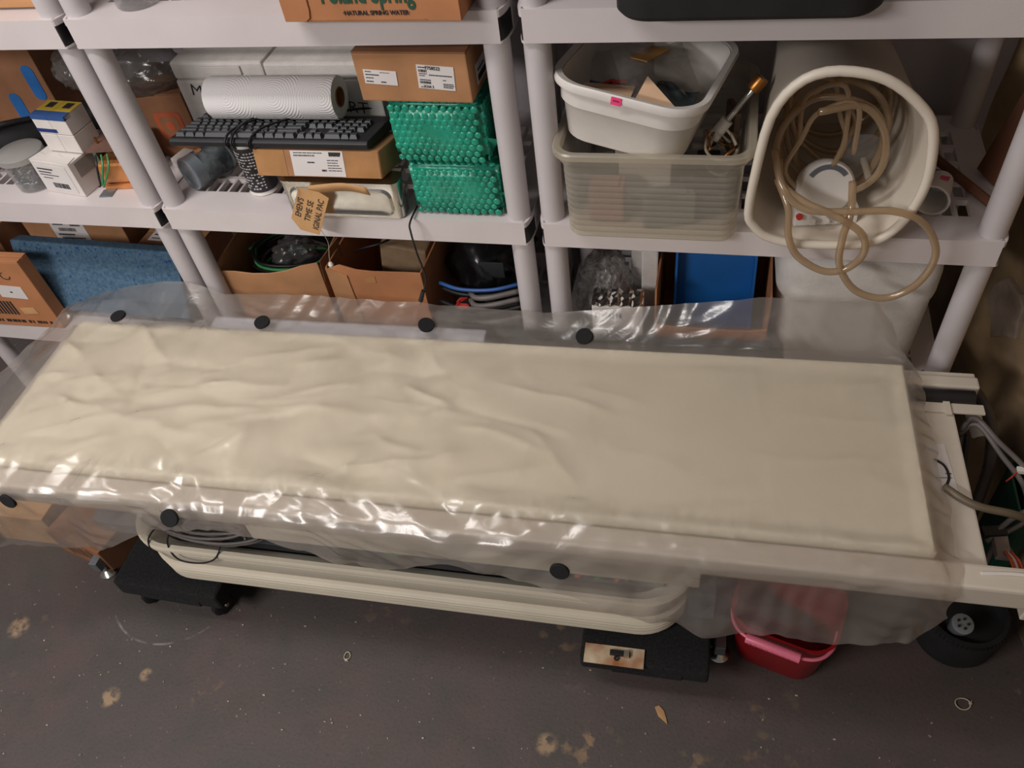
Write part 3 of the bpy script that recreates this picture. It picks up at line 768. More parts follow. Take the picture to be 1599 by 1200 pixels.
# ------------------------------------------------------------------ left unit, middle shelf
t = thing('blue_mark_box', 'orange-brown cardboard box with blue rounded marks at far left', 'box', (-0.61, 0.378, ZB), math.radians(2))
MB().span((-0.14, -0.05, 0), (0.14, 0.05, 0.29)).build('body', CARD2, t, bevel=0.003)
for x, z in ((0.105, 0.135), (0.02, 0.06)):
    MB().prism([(p[0], p[1]) for p in rrect(0.035, 0.095, 0.017, 5)], 0.001, front(x, -0.0505, z)).build('blue_mark', mat('blue_ink', (26, 98, 168), 0.7, var=0.1), t)
t = thing('padded_tube_case', 'long black padded tube case lying diagonally behind the clear jar', 'case', (-0.47, 0.19, ZB+0.070), math.radians(38))
MB().cyl((-0.20, 0, 0), (0.19, 0, 0), 0.042, 0.038, 18).build('body', MATTE, t, smooth=True, bevel=0.006)
MB().cyl((0.165, 0, 0), (0.178, 0, 0), 0.0415, n=18).build('end_band', BLACK, t, smooth=True)
MB().tube([(-0.12, -0.02, 0.036), (-0.04, -0.03, 0.055), (0.08, -0.02, 0.036)], 0.006, 6).build('handle', BLACK, t)
t = thing('screw_tub', 'round clear plastic tub of screws with translucent lid', 'tub', (-0.402, 0.085, ZB))
MB().lathe([(0, 0), (0.042, 0), (0.046, 0.004), (0.051, 0.080), (0.048, 0.080), (0.043, 0.005), (0, 0.004)], 28).build('wall', JAR, t, smooth=True)
MB().lathe([(0, 0.094), (0.052, 0.094), (0.056, 0.091), (0.056, 0.078), (0.053, 0.078)], 28).build('lid', film('milky_lid', (220, 220, 220), 0.25, 0.3, body=(205, 203, 200)), t, smooth=True)
rnd = random.Random(5); mb = MB()
for k in range(120):
    p = Vector((rnd.uniform(-1, 1), rnd.uniform(-1, 1), 0)); p = p*(0.036/max(1, p.length)); p.z = rnd.uniform(0.008, 0.05)
    d = Vector((rnd.uniform(-1, 1), rnd.uniform(-1, 1), rnd.uniform(-.4, .4))).normalized()*0.007
    mb.cyl(p-d, p+d, 0.002, 0.0012, 5)
mb.build('screws', STEEL, t)['kind'] = 'stuff'
t = thing('white_parts_carton', 'white cardboard carton with barcode label and torn top, front of shelf', 'box', (-0.280, 0.108, ZB), math.radians(-9))
MB().span((-0.062, -0.065, 0), (0.062, 0.065, 0.088)).build('body', WHITEP, t, bevel=0.002)
label(t, front(-0.004, -0.0653, 0.044), 0.100, 0.070, [(0.05, 0.82, 0.5, 0.05), (0.05, 0.70, 0.4, 0.04), (0.05, 0.60, 0.6, 0.03), (0.1, 0.48, 0.3, 0.03), ('b', 0.3, 0.12, 0.5, 0.2)])
MB().prism([(0, 0), (0.062, 0.004), (0.124, 0), (0.118, 0.03), (0.09, 0.024), (0.06, 0.036), (0.03, 0.026), (0.005, 0.032)], 0.0015, topside(-0.062, -0.065, 0.0885)).build('torn_flap', WHITEP, t)
MB().span((0.062, -0.05, 0.045), (0.0628, 0.05, 0.082)).build('side_flap', mat('grey_card', (150, 142, 138), 0.8), t)
YEL = mat('yellow_print', (206, 176, 60), 0.6, var=0.05); BLP = mat('blue_print', (44, 80, 138), 0.6, var=0.05)
names = {(0, 0): 'small white carton, lower left of the four on the white carton', (1, 0): 'small white carton, lower right of the four on the white carton',
         (0, 1): 'small white carton with blue-yellow top, upper left of four', (1, 1): 'small white carton with blue-yellow top, upper right of four'}
for i in range(2):
    for j in range(2):
        a = math.radians(-6)
        ox, oy = (i-0.5)*0.0505, 0
        t = thing('bulb_carton', names[(i, j)], 'box', (-0.259+ox*math.cos(a)-oy*math.sin(a), 0.118+ox*math.sin(a), ZB+0.0915+j*0.047), a, group='small white cartons in a block')
        MB().span((-0.0248, -0.034, 0), (0.0248, 0.034, 0.0455)).build('body', WHITEP, t, bevel=0.001, seg=1)
        if j == 1:
            MB().span((-0.0248, -0.034, 0.0455), (0.0248, 0.034, 0.0463)).build('yellow_top', YEL, t)
            MB().span((-0.0248, -0.0345, 0.036), (0.0248, -0.012, 0.0468)).build('blue_top_band', BLP, t)
            MB().span((-0.010, 0.004, 0.0463), (0.012, 0.026, 0.0469)).build('window_print', INK, t)
            if i == 0: MB().span((-0.0246, -0.0348, 0.004), (0.0248, -0.034, 0.013)).build('blue_stripe', mat('navy_print', (28, 48, 112), 0.6), t)
            else: MB().span((-0.0248, -0.0348, 0.004), (-0.016, -0.034, 0.013)).build('blue_stripe', MATS['navy_print'], t)
t = thing('transformer', 'copper-wrapped transformer with brown terminal board and green wires', 'transformer', (-0.155, 0.125, ZB), math.radians(8))
MB().span((-0.045, -0.05, 0.012), (0.06, 0.06, 0.066)).build('copper_winding', COPPER, t, bevel=0.012, seg=3)
MB().span((-0.055, -0.02, 0), (-0.046, 0.065, 0.085)).build('core_plate', mat('green_grey_metal', (96, 112, 98), 0.5, metal=0.3), t, bevel=0.001)
MB().span((-0.045, -0.055, 0), (0.065, 0.06, 0.012)).build('core_base', COPPER, t, bevel=0.003)
pb = MB().span((-0.050, -0.045, 0.096), (0.06, 0.05, 0.100)).build('terminal_board', PCB, t)
for k in range(5): MB().cyl((-0.035+k*0.02, -0.01+0.012*(k % 2), 0.100), (-0.035+k*0.02, -0.01+0.012*(k % 2), 0.116), 0.003, n=8).build('terminal_post', BRASS, pb)
MB().tube([(-0.02, 0.02, 0.092), (-0.01, 0.015, 0.13), (0.0, 0.02, 0.15), (0.012, 0.03, 0.12), (0.015, 0.03, 0.092)], 0.004, 6).build('solder_loop', BRASS, pb)
for k, c in enumerate((CABLEB, WIREG, WIREG)):
    MB().tube([(-0.03+k*0.015, -0.046, 0.090), (-0.025+k*0.015, -0.066, 0.075), (-0.035+k*0.010, -0.068, 0.045), (-0.045+k*0.004, -0.064, 0.020)], 0.0025, 6).build('wire', c, t)
MB().span((-0.05, -0.085, 0), (-0.018, -0.055, 0.003)).build('mounting_tab', STEEL, t, bevel=0.001)
place(tag(crumple('clear_plastic_bag', (0.075, 0.05, 0.055), 2, CLEARBAG, amp=0.2, freq=1.5), 'crumpled clear plastic bag behind the small white cartons', 'bag'), (-0.36, 0.36, ZB+0.16))
t = carton('logo_carton', 'brown cardboard carton with orange square logo behind the two posts', (0.17, 0.17, 0.165), (-0.088, 0.30, ZB), math.radians(5), CARD2)
lg = MB().prism([(p[0], p[1]) for p in rrect(0.07, 0.07, 0.012, 4)], 0.0008, front(0.025, -0.0855, 0.085)).build('logo', mat('orange_ink', (176, 84, 50), 0.8), t)
MB().prism([(p[0], p[1]) for p in rrect(0.046, 0.046, 0.008, 4)], 0.0012, front(0.025, -0.0857, 0.085)).build('logo_centre', CARD2, lg)
MB().prism([(p[0], p[1]) for p in rrect(0.024, 0.024, 0.010, 4)], 0.0016, front(0.025, -0.0859, 0.085)).build('logo_core', MATS['orange_ink'], lg)
place(tag(crumple('smoky_plastic_bag', (0.08, 0.06, 0.06), 9, SMOKEBAG, amp=0.22, freq=1.5), 'grey smoky plastic bag resting on the carton with orange logo', 'bag'), (-0.085, 0.26, ZB+0.21))
t = thing('card_pack', 'small white card pack beside the lying tin can', 'box', (-0.008, 0.165, ZB), math.radians(-14))
for k in range(3): MB().span((-0.03, -0.025, k*0.013), (0.03, 0.025, k*0.013+0.012)).build('card_stack', WHITEP, t, bevel=0.001, seg=1)

# ------------------------------------------------------------------ middle unit, middle shelf
t = thing('tin_can', 'blue-grey tin can lying on its side, base towards the room', 'can', (0.045, 0.080, ZB+0.0405), math.radians(-28))
Mx = Matrix.Rotation(-PI/2, 4, 'X')
MB().lathe([(0, 0.004), (0.034, 0.004), (0.036, 0.0), (0.0395, 0.0), (0.040, 0.004), (0.039, 0.006), (0.039, 0.100), (0.040, 0.104), (0, 0.104)], 30, Mx).build('body', mat('grey_blue_tin', (150, 160, 168), 0.35, metal=0.4, var=0.05), t, smooth=True)
MB().lathe([(0.0395, 0.03), (0.0395, 0.098)], 30, Mx).build('paper_label', mat('tin_label', (112, 120, 124), 0.6, col2=(48, 52, 58), scale=40), t, smooth=True)
MB().cyl((0.0, 0.045, 0.0392), (0.0, 0.045, 0.0402), 0.009, n=16).build('round_emblem', mat('emblem', (176, 120, 84), 0.6), t)
t = thing('foam_packing_box', 'large white polystyrene box with marker lettering at the back', 'box', (0.283, 0.305, ZB))
MB().span((-0.250, -0.115, 0), (0.240, 0.115, 0.215)).build('body', FOAM, t, bevel=0.006)
MB().span((-0.250, -0.112, 0.216), (-0.022, 0.112, 0.256)).build('lid', FOAM, t, bevel=0.006)
MB().span((-0.019, -0.113, 0.216), (0.240, 0.112, 0.253)).build('lid', FOAM, t, bevel=0.006)
MB().span((-0.17, -0.117, 0.228), (-0.075, -0.111, 0.248)).build('tape_tab', WHITEP, t, bevel=0.002)
text_part(t, 'M', front(-0.205, -0.1155, 0.190, roll=-0.15), 0.040, bold=-0.0003)
text_part(t, 'RT', front(0.180, -0.1155, 0.150, roll=-0.1), 0.040, bold=-0.0006)
# printed can carrying the keyboard's left part
t = thing('printed_canister', 'dark printed canister standing under the keyboard', 'can', (0.222, 0.095, ZB))
MB().lathe([(0, 0), (0.034, 0), (0.036, 0.003), (0.034, 0.006), (0.034, 0.124), (0.036, 0.127), (0.034, 0.130), (0, 0.130)], 28).build('body', WHITE, t, smooth=True)
MB().lathe([(0.0345, 0.010), (0.0345, 0.122)], 28).build('dark_label', mat('dark_label', (40, 38, 44), 0.5, var=0.2), t, smooth=True)
pr = MB()
rnd = random.Random(8)
for r_ in range(13):
    for k in range(9):
        a = -PI/2-0.9+k*0.2; 
        if rnd.random() < 0.25: continue
        pr.box((0.0348, 0, 0.02+r_*0.0075), (0.0008, rnd.uniform(0.003, 0.006), 0.0028), Matrix.Rotation(a, 4, 'Z'))
pr.build('print', LABEL, t)['kind'] = 'stuff'
t = thing('metal_tin', 'shiny dented rectangular metal tin under the taped flat box', 'tin', (0.465, 0.020, ZB))
rg = [rrect(0.262, 0.044, 0.012, 6, 0, 0, 0), rrect(0.268, 0.048, 0.014, 6, 0, 0, 0.004), rrect(0.268, 0.048, 0.014, 6, 0, 0, 0.084)]
MB().loft(rg, True, True).build('body', CHROME, t, smooth=True)
MB().loft([rrect(0.272, 0.050, 0.015, 6, 0, 0, 0.084), rrect(0.272, 0.050, 0.015, 6, 0, 0, 0.089)], True, True).build('lid', CHROME, t, smooth=True)
MB().loft([[(p[0], -0.0245, p[1]+0.042) for p in rrect(0.235, 0.066, 0.02, 6)], [(p[0], -0.0285, p[1]+0.042) for p in rrect(0.225, 0.058, 0.018, 6)], [(p[0], -0.0262, p[1]+0.042) for p in rrect(0.200, 0.042, 0.016, 6)]], False, True).build('front_panel', CHROME, t, smooth=True)
t = thing('taped_flat_box', 'flat cardboard box wrapped in glossy tape with white label, under keyboard', 'box', (0.432, -0.006, ZB+0.1025), rx=math.radians(-14))
MB().span((-0.142, 0.0, 0), (0.142, 0.13, 0.058)).build('body', CARD, t, bevel=0.003)
for x0, x1 in ((-0.140, -0.070), (0.055, 0.140)): MB().span((x0, -0.0008, 0.001), (x1, 0.0, 0.057)).build('tape', TAPE, t)
MB().span((0.142, 0.01, 0.002), (0.1428, 0.12, 0.056)).build('side_tape', TAPE, t)
lb = label(t, front(0.004, -0.0010, 0.030), 0.118, 0.054, [('b', 0.06, 0.78, 0.4, 0.06), (0.06, 0.9, 0.55, 0.03), (0.3, 0.52, 0.14, 0.05), (0.68, 0.62, 0.22, 0.03), (0.68, 0.52, 0.2, 0.03), (0.68, 0.42, 0.22, 0.03), (0.68, 0.32, 0.26, 0.03), (0.68, 0.22, 0.26, 0.03), (0.55, 0.2, 0.1, 0.07)])
for k in range(3): MB().prism([(0.030+k*0.0085, 0.016), (0.037+k*0.0085, 0.016), (0.040+k*0.0085, 0.0245), (0.030+k*0.0085, 0.0245)], 0.0012, front(0.002, -0.0014, 0.030)).build('stripe_logo', INK, lb)
# torn paper tape with lettering hanging in front of the tin
t = thing('torn_paper_tape', 'torn strip of printed kraft paper tape hanging in front of metal tin', 'tape', (0.43, -0.030, 1.02))
def ribbon(pts, wv, name, th=0.001):
    P = smooth_path(pts, 5); mb = MB(); vs = []
    for p in P:
        for k in (0, 1): vs += [p+Vector(wv)*0.5*(1 if k else -1)]
    mb.add(vs, [(2*i, 2*i+1, 2*i+3, 2*i+2) for i in range(len(P)-1)])
    o = mb.build(name, KRAFT, t, smooth=True)
    md = o.modifiers.new('thickness', 'SOLIDIFY'); md.thickness = th
    return o
Mt = front(-0.022, -0.016, -0.034, 0, math.radians(64))
MB().prism([(-0.055, -0.030), (0.055, -0.034), (0.060, -0.012), (0.050, 0.032), (-0.040, 0.036), (-0.062, 0.012)], 0.001, Mt).build('tape_end', KRAFT, t)
for k, s in enumerate(("EMEN'S", 'TIME SE', 'IGINAL PAC')):
    text_part(t, s, Mt @ Matrix.Translation((0.0, 0.022-k*0.021, 0.0014)), 0.0185, INK, sx=(0.9, 0.95, 0.88)[k])
ribbon([(-0.01, -0.012, 0.016), (0.03, -0.022, 0.028), (0.08, -0.018, 0.030), (0.125, -0.014, 0.018)], (0.0, -0.008, 0.024), 'tape_curl')
MB().tube([(-0.05, -0.018, 0.04), (-0.03, -0.02, 0.02), (-0.05, -0.022, -0.01)], 0.0006, 4).build('loose_fibre', TIE, t)
# keyboard
t = thing('computer_keyboard', 'black computer keyboard with cord lying on the flat box', 'keyboard', (0.327, 0.080, ZB+0.1455), 0, rx=math.radians(-14))
KB = mat('keyboard_case', (28, 29, 32), 0.5, var=0.1); KEY = mat('key_plastic', (58, 60, 64), 0.5, var=0.06)
prof_ = [(-0.078, 0.0), (-0.080, 0.010), (-0.074, 0.016), (0.070, 0.024), (0.078, 0.020), (0.078, 0.0)]
mb = MB(); n = len(prof_)
mb.add([(-0.228, y, z) for y, z in prof_]+[(0.228, y, z) for y, z in prof_], [tuple(range(n)), tuple(range(2*n-1, n-1, -1))]+[(i, (i+1) % n, n+(i+1) % n, n+i) for i in range(n)])
mb.build('case', KB, t, bevel=0.002)
keym = {}
def key(x, y, wd):
    k = round(wd, 4)
    if k not in keym:
        a, b = wd/2-0.0009, 0.0083; a2, b2 = max(a-0.0028, 0.003), 0.0058
        o = MB().loft([[(-a, -b, 0), (a, -b, 0), (a, b, 0), (-a, b, 0)], [(-a2, -b2+0.001, 0.008), (a2, -b2+0.001, 0.008), (a2, b2+0.001, 0.0085), (-a2, b2+0.001, 0.0085)]], True, True).build('key', KEY, t)
        keym[k] = o
    else:
        o = keym[k].copy(); COL.objects.link(o); o.parent = t
    o.location = (x, y, 0.0165+(y+0.074)*0.0555); o.rotation_euler = (math.radians(3.2), 0, 0)
U = 0.0187
def row(y, spec, x0=-0.218):
    x = x0
    for s in spec:
        if s < 0: x += -s*U
        else: key(x+s*U/2, y, s*U); x += s*U
RY = [-0.058, -0.0385, -0.019, 0.0005, 0.020, 0.050]
main = [[1.25, 1.25, 1.25, 6.25, 1.25, 1.25, 1.25, 1.25], [2.25]+[1]*10+[2.75], [1.75]+[1]*11+[2.25], [1.5]+[1]*12+[1.5], [1]*13+[2], [1, -1, 1, 1, 1, 1, -.5, 1, 1, 1, 1, -.5, 1, 1, 1, 1]]
side = [[1, 1, 1, -.25, 2, 1, 1], [-1, 1, -1, -.25, 1, 1, 1], [-3, -.25, 1, 1, 1, 1], [1, 1, 1, -.25, 1, 1, 1, 1], [1, 1, 1, -.25, 1, 1, 1, 1], [1, 1, 1]]
for r in range(6):
    row(RY[r], main[r]); row(RY[r], side[r], -0.218+15.25*U)
for pts in ([(-0.02, 0.05, 0.034), (-0.06, 0.0, 0.035), (-0.082, -0.06, 0.030), (-0.088, -0.086, 0.014), (-0.085, -0.08, -0.003)],
            [(-0.03, 0.055, 0.034), (-0.065, 0.0, 0.037), (-0.072, -0.06, 0.030), (-0.074, -0.087, 0.012), (-0.07, -0.08, -0.003)],
            [(0.05, 0.06, 0.036), (0.02, 0.01, 0.036), (-0.02, -0.05, 0.031), (-0.035, -0.086, 0.012), (-0.033, -0.08, -0.003)],
            [(0.06, 0.075, 0.022), (0.13, 0.10, 0.030), (0.20, 0.11, 0.030), (0.26, 0.09, 0.02)]):
    MB().tube(pts, 0.0026, 7).build('cord', CABLEB, t, smooth='all')
# paper towel roll
t = thing('paper_towel_roll', 'white embossed paper towel roll lying on the keyboard', 'paper towel', (0.163, 0.122, ZB+0.2125), math.radians(0.5))
Mr = Matrix.Rotation(PI/2, 4, 'Y')
def roll_mat():
    m = bpy.data.materials.new('embossed_paper'); m.use_nodes = True; nt = m.node_tree; b = nt.nodes['Principled BSDF']
    b.inputs['Base Color'].default_value = lin((238, 235, 235)); b.inputs['Roughness'].default_value = 0.9
    tc = nn(nt, 'ShaderNodeTexCoord'); w1 = nn(nt, 'ShaderNodeTexWave'); w1.wave_type = 'RINGS'; w1.rings_direction = 'SPHERICAL'
    vm = nn(nt, 'ShaderNodeVectorMath', operation='MODULO'); vm.inputs[1].default_value = (0.11, 10, 10)
    va = nn(nt, 'ShaderNodeVectorMath', operation='SUBTRACT'); va.inputs[1].default_value = (0.055, -0.04, 0.02)
    nt.links.new(tc.outputs['Object'], vm.inputs[0]); nt.links.new(vm.outputs[0], va.inputs[0]); nt.links.new(va.outputs[0], w1.inputs['Vector'])
    w1.inputs['Scale'].default_value = 55; w1.inputs['Distortion'].default_value = 1.0; w1.inputs['Detail'].default_value = 0
    bp = nn(nt, 'ShaderNodeBump'); bp.inputs['Strength'].default_value = 0.4; bp.inputs['Distance'].default_value = 0.0015
    nt.links.new(w1.outputs['Fac'], bp.inputs['Height']); nt.links.new(bp.outputs[0], b.inputs['Normal'])
    return m
PAPER = roll_mat()
MB().lathe([(0.020, 0), (0.042, 0.0), (0.0435, 0.004), (0.0435, 0.294), (0.042, 0.298), (0.020, 0.298)], 40, Mr).build('paper', PAPER, t, smooth=True)
MB().lathe([(0.0205, 0.300), (0.0205, 0.001), (0.0185, 0.001), (0.0185, 0.300)], 28, Mr, closed=True).build('core_tube', CARD2, t, smooth=True)
mb = MB(); vs = []
for k in range(9):
    a = math.radians(-38-k*6); r = 0.0442+0.0003*k
    for x in (0.001, 0.297): vs.append((x, r*math.sin(a)*1.0 if False else -r*math.cos(a), r*math.sin(a)))
mb.add(vs, [(2*i, 2*i+1, 2*i+3, 2*i+2) for i in range(8)]).build('loose_sheet', PAPER, t, smooth=True)
# green bubble-wrapped parcels
def parcel(name, lab, size, loc, rz, seed, grp):
    t = thing(name, lab, 'parcel', loc, rz, group=grp); sx, sy, sz = size
    bm = bmesh.new(); bmesh.ops.create_cube(bm, size=1)
    for v in bm.verts: v.co = Vector((v.co.x*sx, v.co.y*sy, (v.co.z+0.5)*sz))
    bmesh.ops.bevel(bm, geom=bm.edges[:], offset=0.014, segments=3, affect='EDGES')
    bmesh.ops.subdivide_edges(bm, edges=bm.edges[:], cuts=3, use_grid_fill=True)
    for v in bm.verts:
        d = mnoise.noise(v.co*22+Vector((seed, 0, 0)))*0.0035
        v.co += Vector((math.copysign(1, v.co.x)*d*0.6, math.copysign(1, v.co.y)*d, d if 0.01 < v.co.z else 0))
    me = bpy.data.meshes.new('wrap'); bm.to_mesh(me); bm.free(); me.materials.append(GREENWRAP)
    me.polygons.foreach_set('use_smooth', [True]*len(me.polygons))
    o = bpy.data.objects.new('wrap', me); COL.objects.link(o); o.parent = t
    mb = MB(); rnd = random.Random(seed)
    def dome(c, n, r):
        q = Vector(n).to_track_quat('Z', 'Y'); vs = []
        for rr, zz in ((1.0, -0.1), (0.85, 0.08), (0.45, 0.17)):
            for k in range(7): a = 2*PI*k/7; vs.append(Vector(c)+q @ Vector((rr*r*math.cos(a), rr*r*math.sin(a), zz*r)))
        vs.append(Vector(c)+q @ Vector((0, 0, 0.19*r)))
        fs = [(j*7+k, j*7+(k+1) % 7, j*7+7+(k+1) % 7, j*7+7+k) for j in range(2) for k in range(7)]+[(14+k, 14+(k+1) % 7, 21) for k in range(7)]
        mb.add(vs, fs)
    pit = 0.0155; r = 0.0074
    def face(w_, h_, M3, nrm):
        ni, nj = int((w_-0.02)/pit), int((h_-0.016)/(pit*0.87))
        for j in range(nj+1):
            for i in range(ni+1):
                a = -w_/2+0.012+i*pit+(0.5*pit if j % 2 else 0); b = 0.010+j*pit*0.87
                if a > w_/2-0.008 or b > h_-0.006: continue
                dome(M3(a+rnd.uniform(-.001, .001), b+rnd.uniform(-.001, .001)), nrm, r*rnd.uniform(0.85, 1.1))
    face(sx, sz, lambda a, b: (a, -sy/2, b), (0, -1, 0))
    face(sy, sz, lambda a, b: (sx/2, a, b), (1, 0, 0))
    face(sx, sy, lambda a, b: (a, b-sy/2, sz), (0, 0, 1))
    b = mb.build('bubbles', GREENWRAP, t, smooth='all'); b['kind'] = 'stuff'
    # loose corner of film
    c = MB().add([(sx/2, -sy/2+0.01, 0.055), (sx/2+0.022, -sy/2+0.02, 0.045), (sx/2+0.026, -sy/2+0.05, 0.035), (sx/2, -sy/2+0.10, 0.02), (sx/2+0.004, -sy/2+0.03, 0.018)],
                 [(0, 1, 4), (1, 2, 4), (2, 3, 4)]).build('loose_film', GREENWRAP, t)
    return t
parcel('bubble_wrapped_parcel', 'green bubble-wrapped parcel standing on the shelf, lower of two', (0.192, 0.185, 0.122), (0.716, 0.112, ZB), 0, 3, 'green bubble-wrapped parcels')
parcel('bubble_wrapped_parcel', 'green bubble-wrapped parcel under the labelled carton, upper of two', (0.196, 0.185, 0.130), (0.704, 0.112, ZB+0.127), math.radians(-1.5), 6, 'green bubble-wrapped parcels')
t = thing('labelled_carton', 'brown cardboard carton with two white labels on top of green parcels', 'box', (0.680, 0.122, ZB+0.2615), math.radians(-2))
MB().span((-0.112, -0.105, 0), (0.112, 0.105, 0.095)).build('body', CARD, t, bevel=0.003)
for s in (-1, 1): MB().span((-0.112, s*0.001, 0.095), (0.112, s*0.105, 0.098)).build('flap', CARD2, t, bevel=0.001, seg=1)
label(t, front(-0.063, -0.1055, 0.049, roll=-0.06), 0.066, 0.028, [(0.05, 0.84, 0.2, 0.05), (0.5, 0.84, 0.3, 0.03), (0.05, 0.62, 0.42, 0.07), (0.05, 0.4, 0.25, 0.06), (0.05, 0.14, 0.22, 0.07), (0.5, 0.14, 0.16, 0.08)])
lb = label(t, front(0.048, -0.1055, 0.050, roll=-0.07), 0.072, 0.046, [(0.04, 0.88, 0.22, 0.04), ('b', 0.05, 0.70, 0.22, 0.11), (0.05, 0.62, 0.22, 0.03), (0.05, 0.54, 0.16, 0.03), (0.32, 0.58, 0.62, 0.04), (0.06, 0.36, 0.3, 0.035), ('b', 0.06, 0.22, 0.3, 0.1), (0.06, 0.05, 0.08, 0.03), (0.68, 0.4, 0.1, 0.03), (0.68, 0.24, 0.28, 0.035), (0.68, 0.17, 0.3, 0.035), (0.68, 0.1, 0.26, 0.035)])
Ml = front(0.048, -0.1058, 0.050, roll=-0.07)
text_part(lb, '7758522', Ml @ Matrix.Translation((-0.005, 0.018, 0.0012)), 0.0088, sx=0.95)
text_part(lb, '3CHA 5', Ml @ Matrix.Translation((-0.016, -0.0185, 0.0012)), 0.0068, sx=0.9)
label(t, rightside(0.1124, -0.035, 0.035), 0.060, 0.040, [('b', 0.1, 0.12, 0.8, 0.3), (0.1, 0.6, 0.7, 0.08)])
# hanging cords
MB()
t = thing('power_cord', 'thin black cord with small plug hanging over the shelf edge', 'cord', (0.615, -0.02, 0.78))
MB().tube([(0.0, 0.06, 0.165), (0.002, 0.0, 0.166), (0.004, -0.012, 0.150), (0.006, -0.012, 0.09), (0.012, -0.011, 0.03), (0.006, -0.014, 0.0), (0.000, -0.016, -0.015)], 0.0022, 7).build('cord', CABLEB, t, smooth='all')
MB().cyl((0.0, -0.016, -0.012), (-0.012, -0.018, -0.042), 0.0045, 0.0055, 12).build('plug', BLACK, t, smooth=True)
MB().cyl((-0.012, -0.018, -0.042), (-0.016, -0.0185, -0.052), 0.002, n=8).build('pin', CHROME, t)
t = thing('bead_wire', 'fine wire with a small white bead hanging between open cartons', 'wire', (0.39, -0.012, 0.81))
MB().tube([(0.006, 0.006, 0.131), (0.006, -0.006, 0.125), (0.012, -0.003, 0.085), (0.012, 0.0, 0.06), (0.002, 0.0, 0.02), (0, 0, 0.0)], 0.0007, 5).build('wire', TIE, t)
MB().lathe([(0.0, -0.0075), (0.004, -0.006), (0.0065, 0), (0.004, 0.006), (0, 0.0075)], 14).build('bead', WHITE, t, smooth=True)

# ------------------------------------------------------------------ right unit, middle shelf
def shell_rings(prof, cx=0, cy=0, n=8):
    return [rrect(w_, d_, r_, n, cx, cy, z_) for w_, d_, r_, z_ in prof]
t = thing('ribbed_storage_tub', 'frosted ribbed plastic tub full of parts at the shelf edge', 'tub', (1.122, 0.125, ZB))
prof = [(0.320, 0.315, 0.030, 0.0), (0.326, 0.320, 0.032, 0.004)]
for k in range(11):
    z0 = 0.012+k*0.0135; g = 0.0007*k
    prof += [(0.322+g, 0.316+g, 0.030, z0), (0.326+g, 0.320+g, 0.032, z0+0.004), (0.326+g, 0.320+g, 0.032, z0+0.010)]
prof += [(0.338, 0.332, 0.034, 0.166), (0.346, 0.340, 0.036, 0.169), (0.346, 0.340, 0.036, 0.186)]
MB().loft(shell_rings(prof), True).build('wall', TUBCLEAR, t, smooth=True)
MB().loft(shell_rings([(0.346, 0.340, 0.036, 0.182), (0.366, 0.358, 0.042, 0.184), (0.368, 0.360, 0.042, 0.194), (0.362, 0.354, 0.04, 0.197), (0.340, 0.334, 0.034, 0.196), (0.336, 0.330, 0.032, 0.180)]), closed=True).build('rim', TUBCLEAR, t, smooth=True)
inn = [(-0.09, -0.05, 0.05, 0.07, 0.05, 0.06, mat('dull_red_part', (140, 96, 88), 0.7)), (0.03, -0.06, 0.045, 0.10, 0.045, 0.05, mat('grey_part', (112, 108, 106), 0.6)), (-0.02, 0.04, 0.06, 0.12, 0.06, 0.08, WHITEP),
       (0.10, 0.0, 0.06, 0.045, 0.10, 0.07, mat('dark_part', (54, 50, 50), 0.6)), (-0.11, 0.05, 0.05, 0.05, 0.07, 0.07, MATS['grey_part'])]
def loose(name, lab, cat, loc, m, pts_or_size, rz=0, rx=0, ry=0, bevel=0.004, group=None):
    t_ = thing(name, lab, cat, loc, rz, rx, ry, group)
    sx_, sy_, sz_ = pts_or_size
    MB().span((-sx_/2, -sy_/2, 0), (sx_/2, sy_/2, sz_)).build('body', m, t_, bevel=bevel)
    MB().span((-sx_/2*0.7, -sy_/2*0.7, sz_), (sx_/2*0.7, sy_/2*0.7, sz_+0.004)).build('cover_plate', m, t_, bevel=0.001, seg=1)
    return t_
labs = ['reddish spare part seen through the frosted tub, left', 'grey spare part seen through the frosted tub, front centre', 'pale packet standing inside the frosted tub, centre', 'dark spare part inside the frosted tub, right', 'grey spare part at the back left inside the frosted tub']
for k, (x, y, z_, a, b, c, m) in enumerate(inn):
    loose('spare_part', labs[k], 'part', (1.122+x, 0.085+y, ZB+0.006), m, (a, b, c*1.3), rz=0.3*math.sin(k*2.1), group='spare parts in the frosted tub')
t = thing('rod_with_knob', 'metal rod with brass knob sticking out of the frosted tub', 'rod', (1.262, 0.11, ZB+0.19))
MB().cyl((-0.02, 0.0, -0.03), (0.036, 0.02, 0.045), 0.006, n=12).build('shaft', CHROME, t, smooth=True)
MB().cyl((0.030, 0.018, 0.037), (0.046, 0.024, 0.058), 0.013, 0.013, 16).build('knob', BRASS, t, smooth=True, bevel=0.002)
MB().cyl((-0.034, -0.004, -0.05), (-0.010, 0.004, -0.016), 0.012, n=14).build('sleeve', WHITE, t, smooth=True)
t = thing('cable_tangle', 'tangle of thin wires in the right of the frosted tub', 'wires', (1.245, 0.06, ZB+0.10))
rnd = random.Random(12)
for k in range(5):
    pts = [(0.03*math.cos(a*1.26+k), 0.05*math.sin(a*1.26+k), 0.02+0.05*rnd.random()) for a in range(6)]
    MB().tube(pts, 0.0028, 6).build('wire', (CABLE, TIE, CABLEB, TIE, BRASS)[k], t, smooth='all')
loose('flat_metal_bracket', 'brown flat metal bracket leaning in the frosted tub at right', 'bracket', (1.262, 0.155, ZB+0.08), mat('bronze_metal', (120, 100, 84), 0.4, metal=0.5), (0.012, 0.06, 0.10), rz=0.3, bevel=0.002)
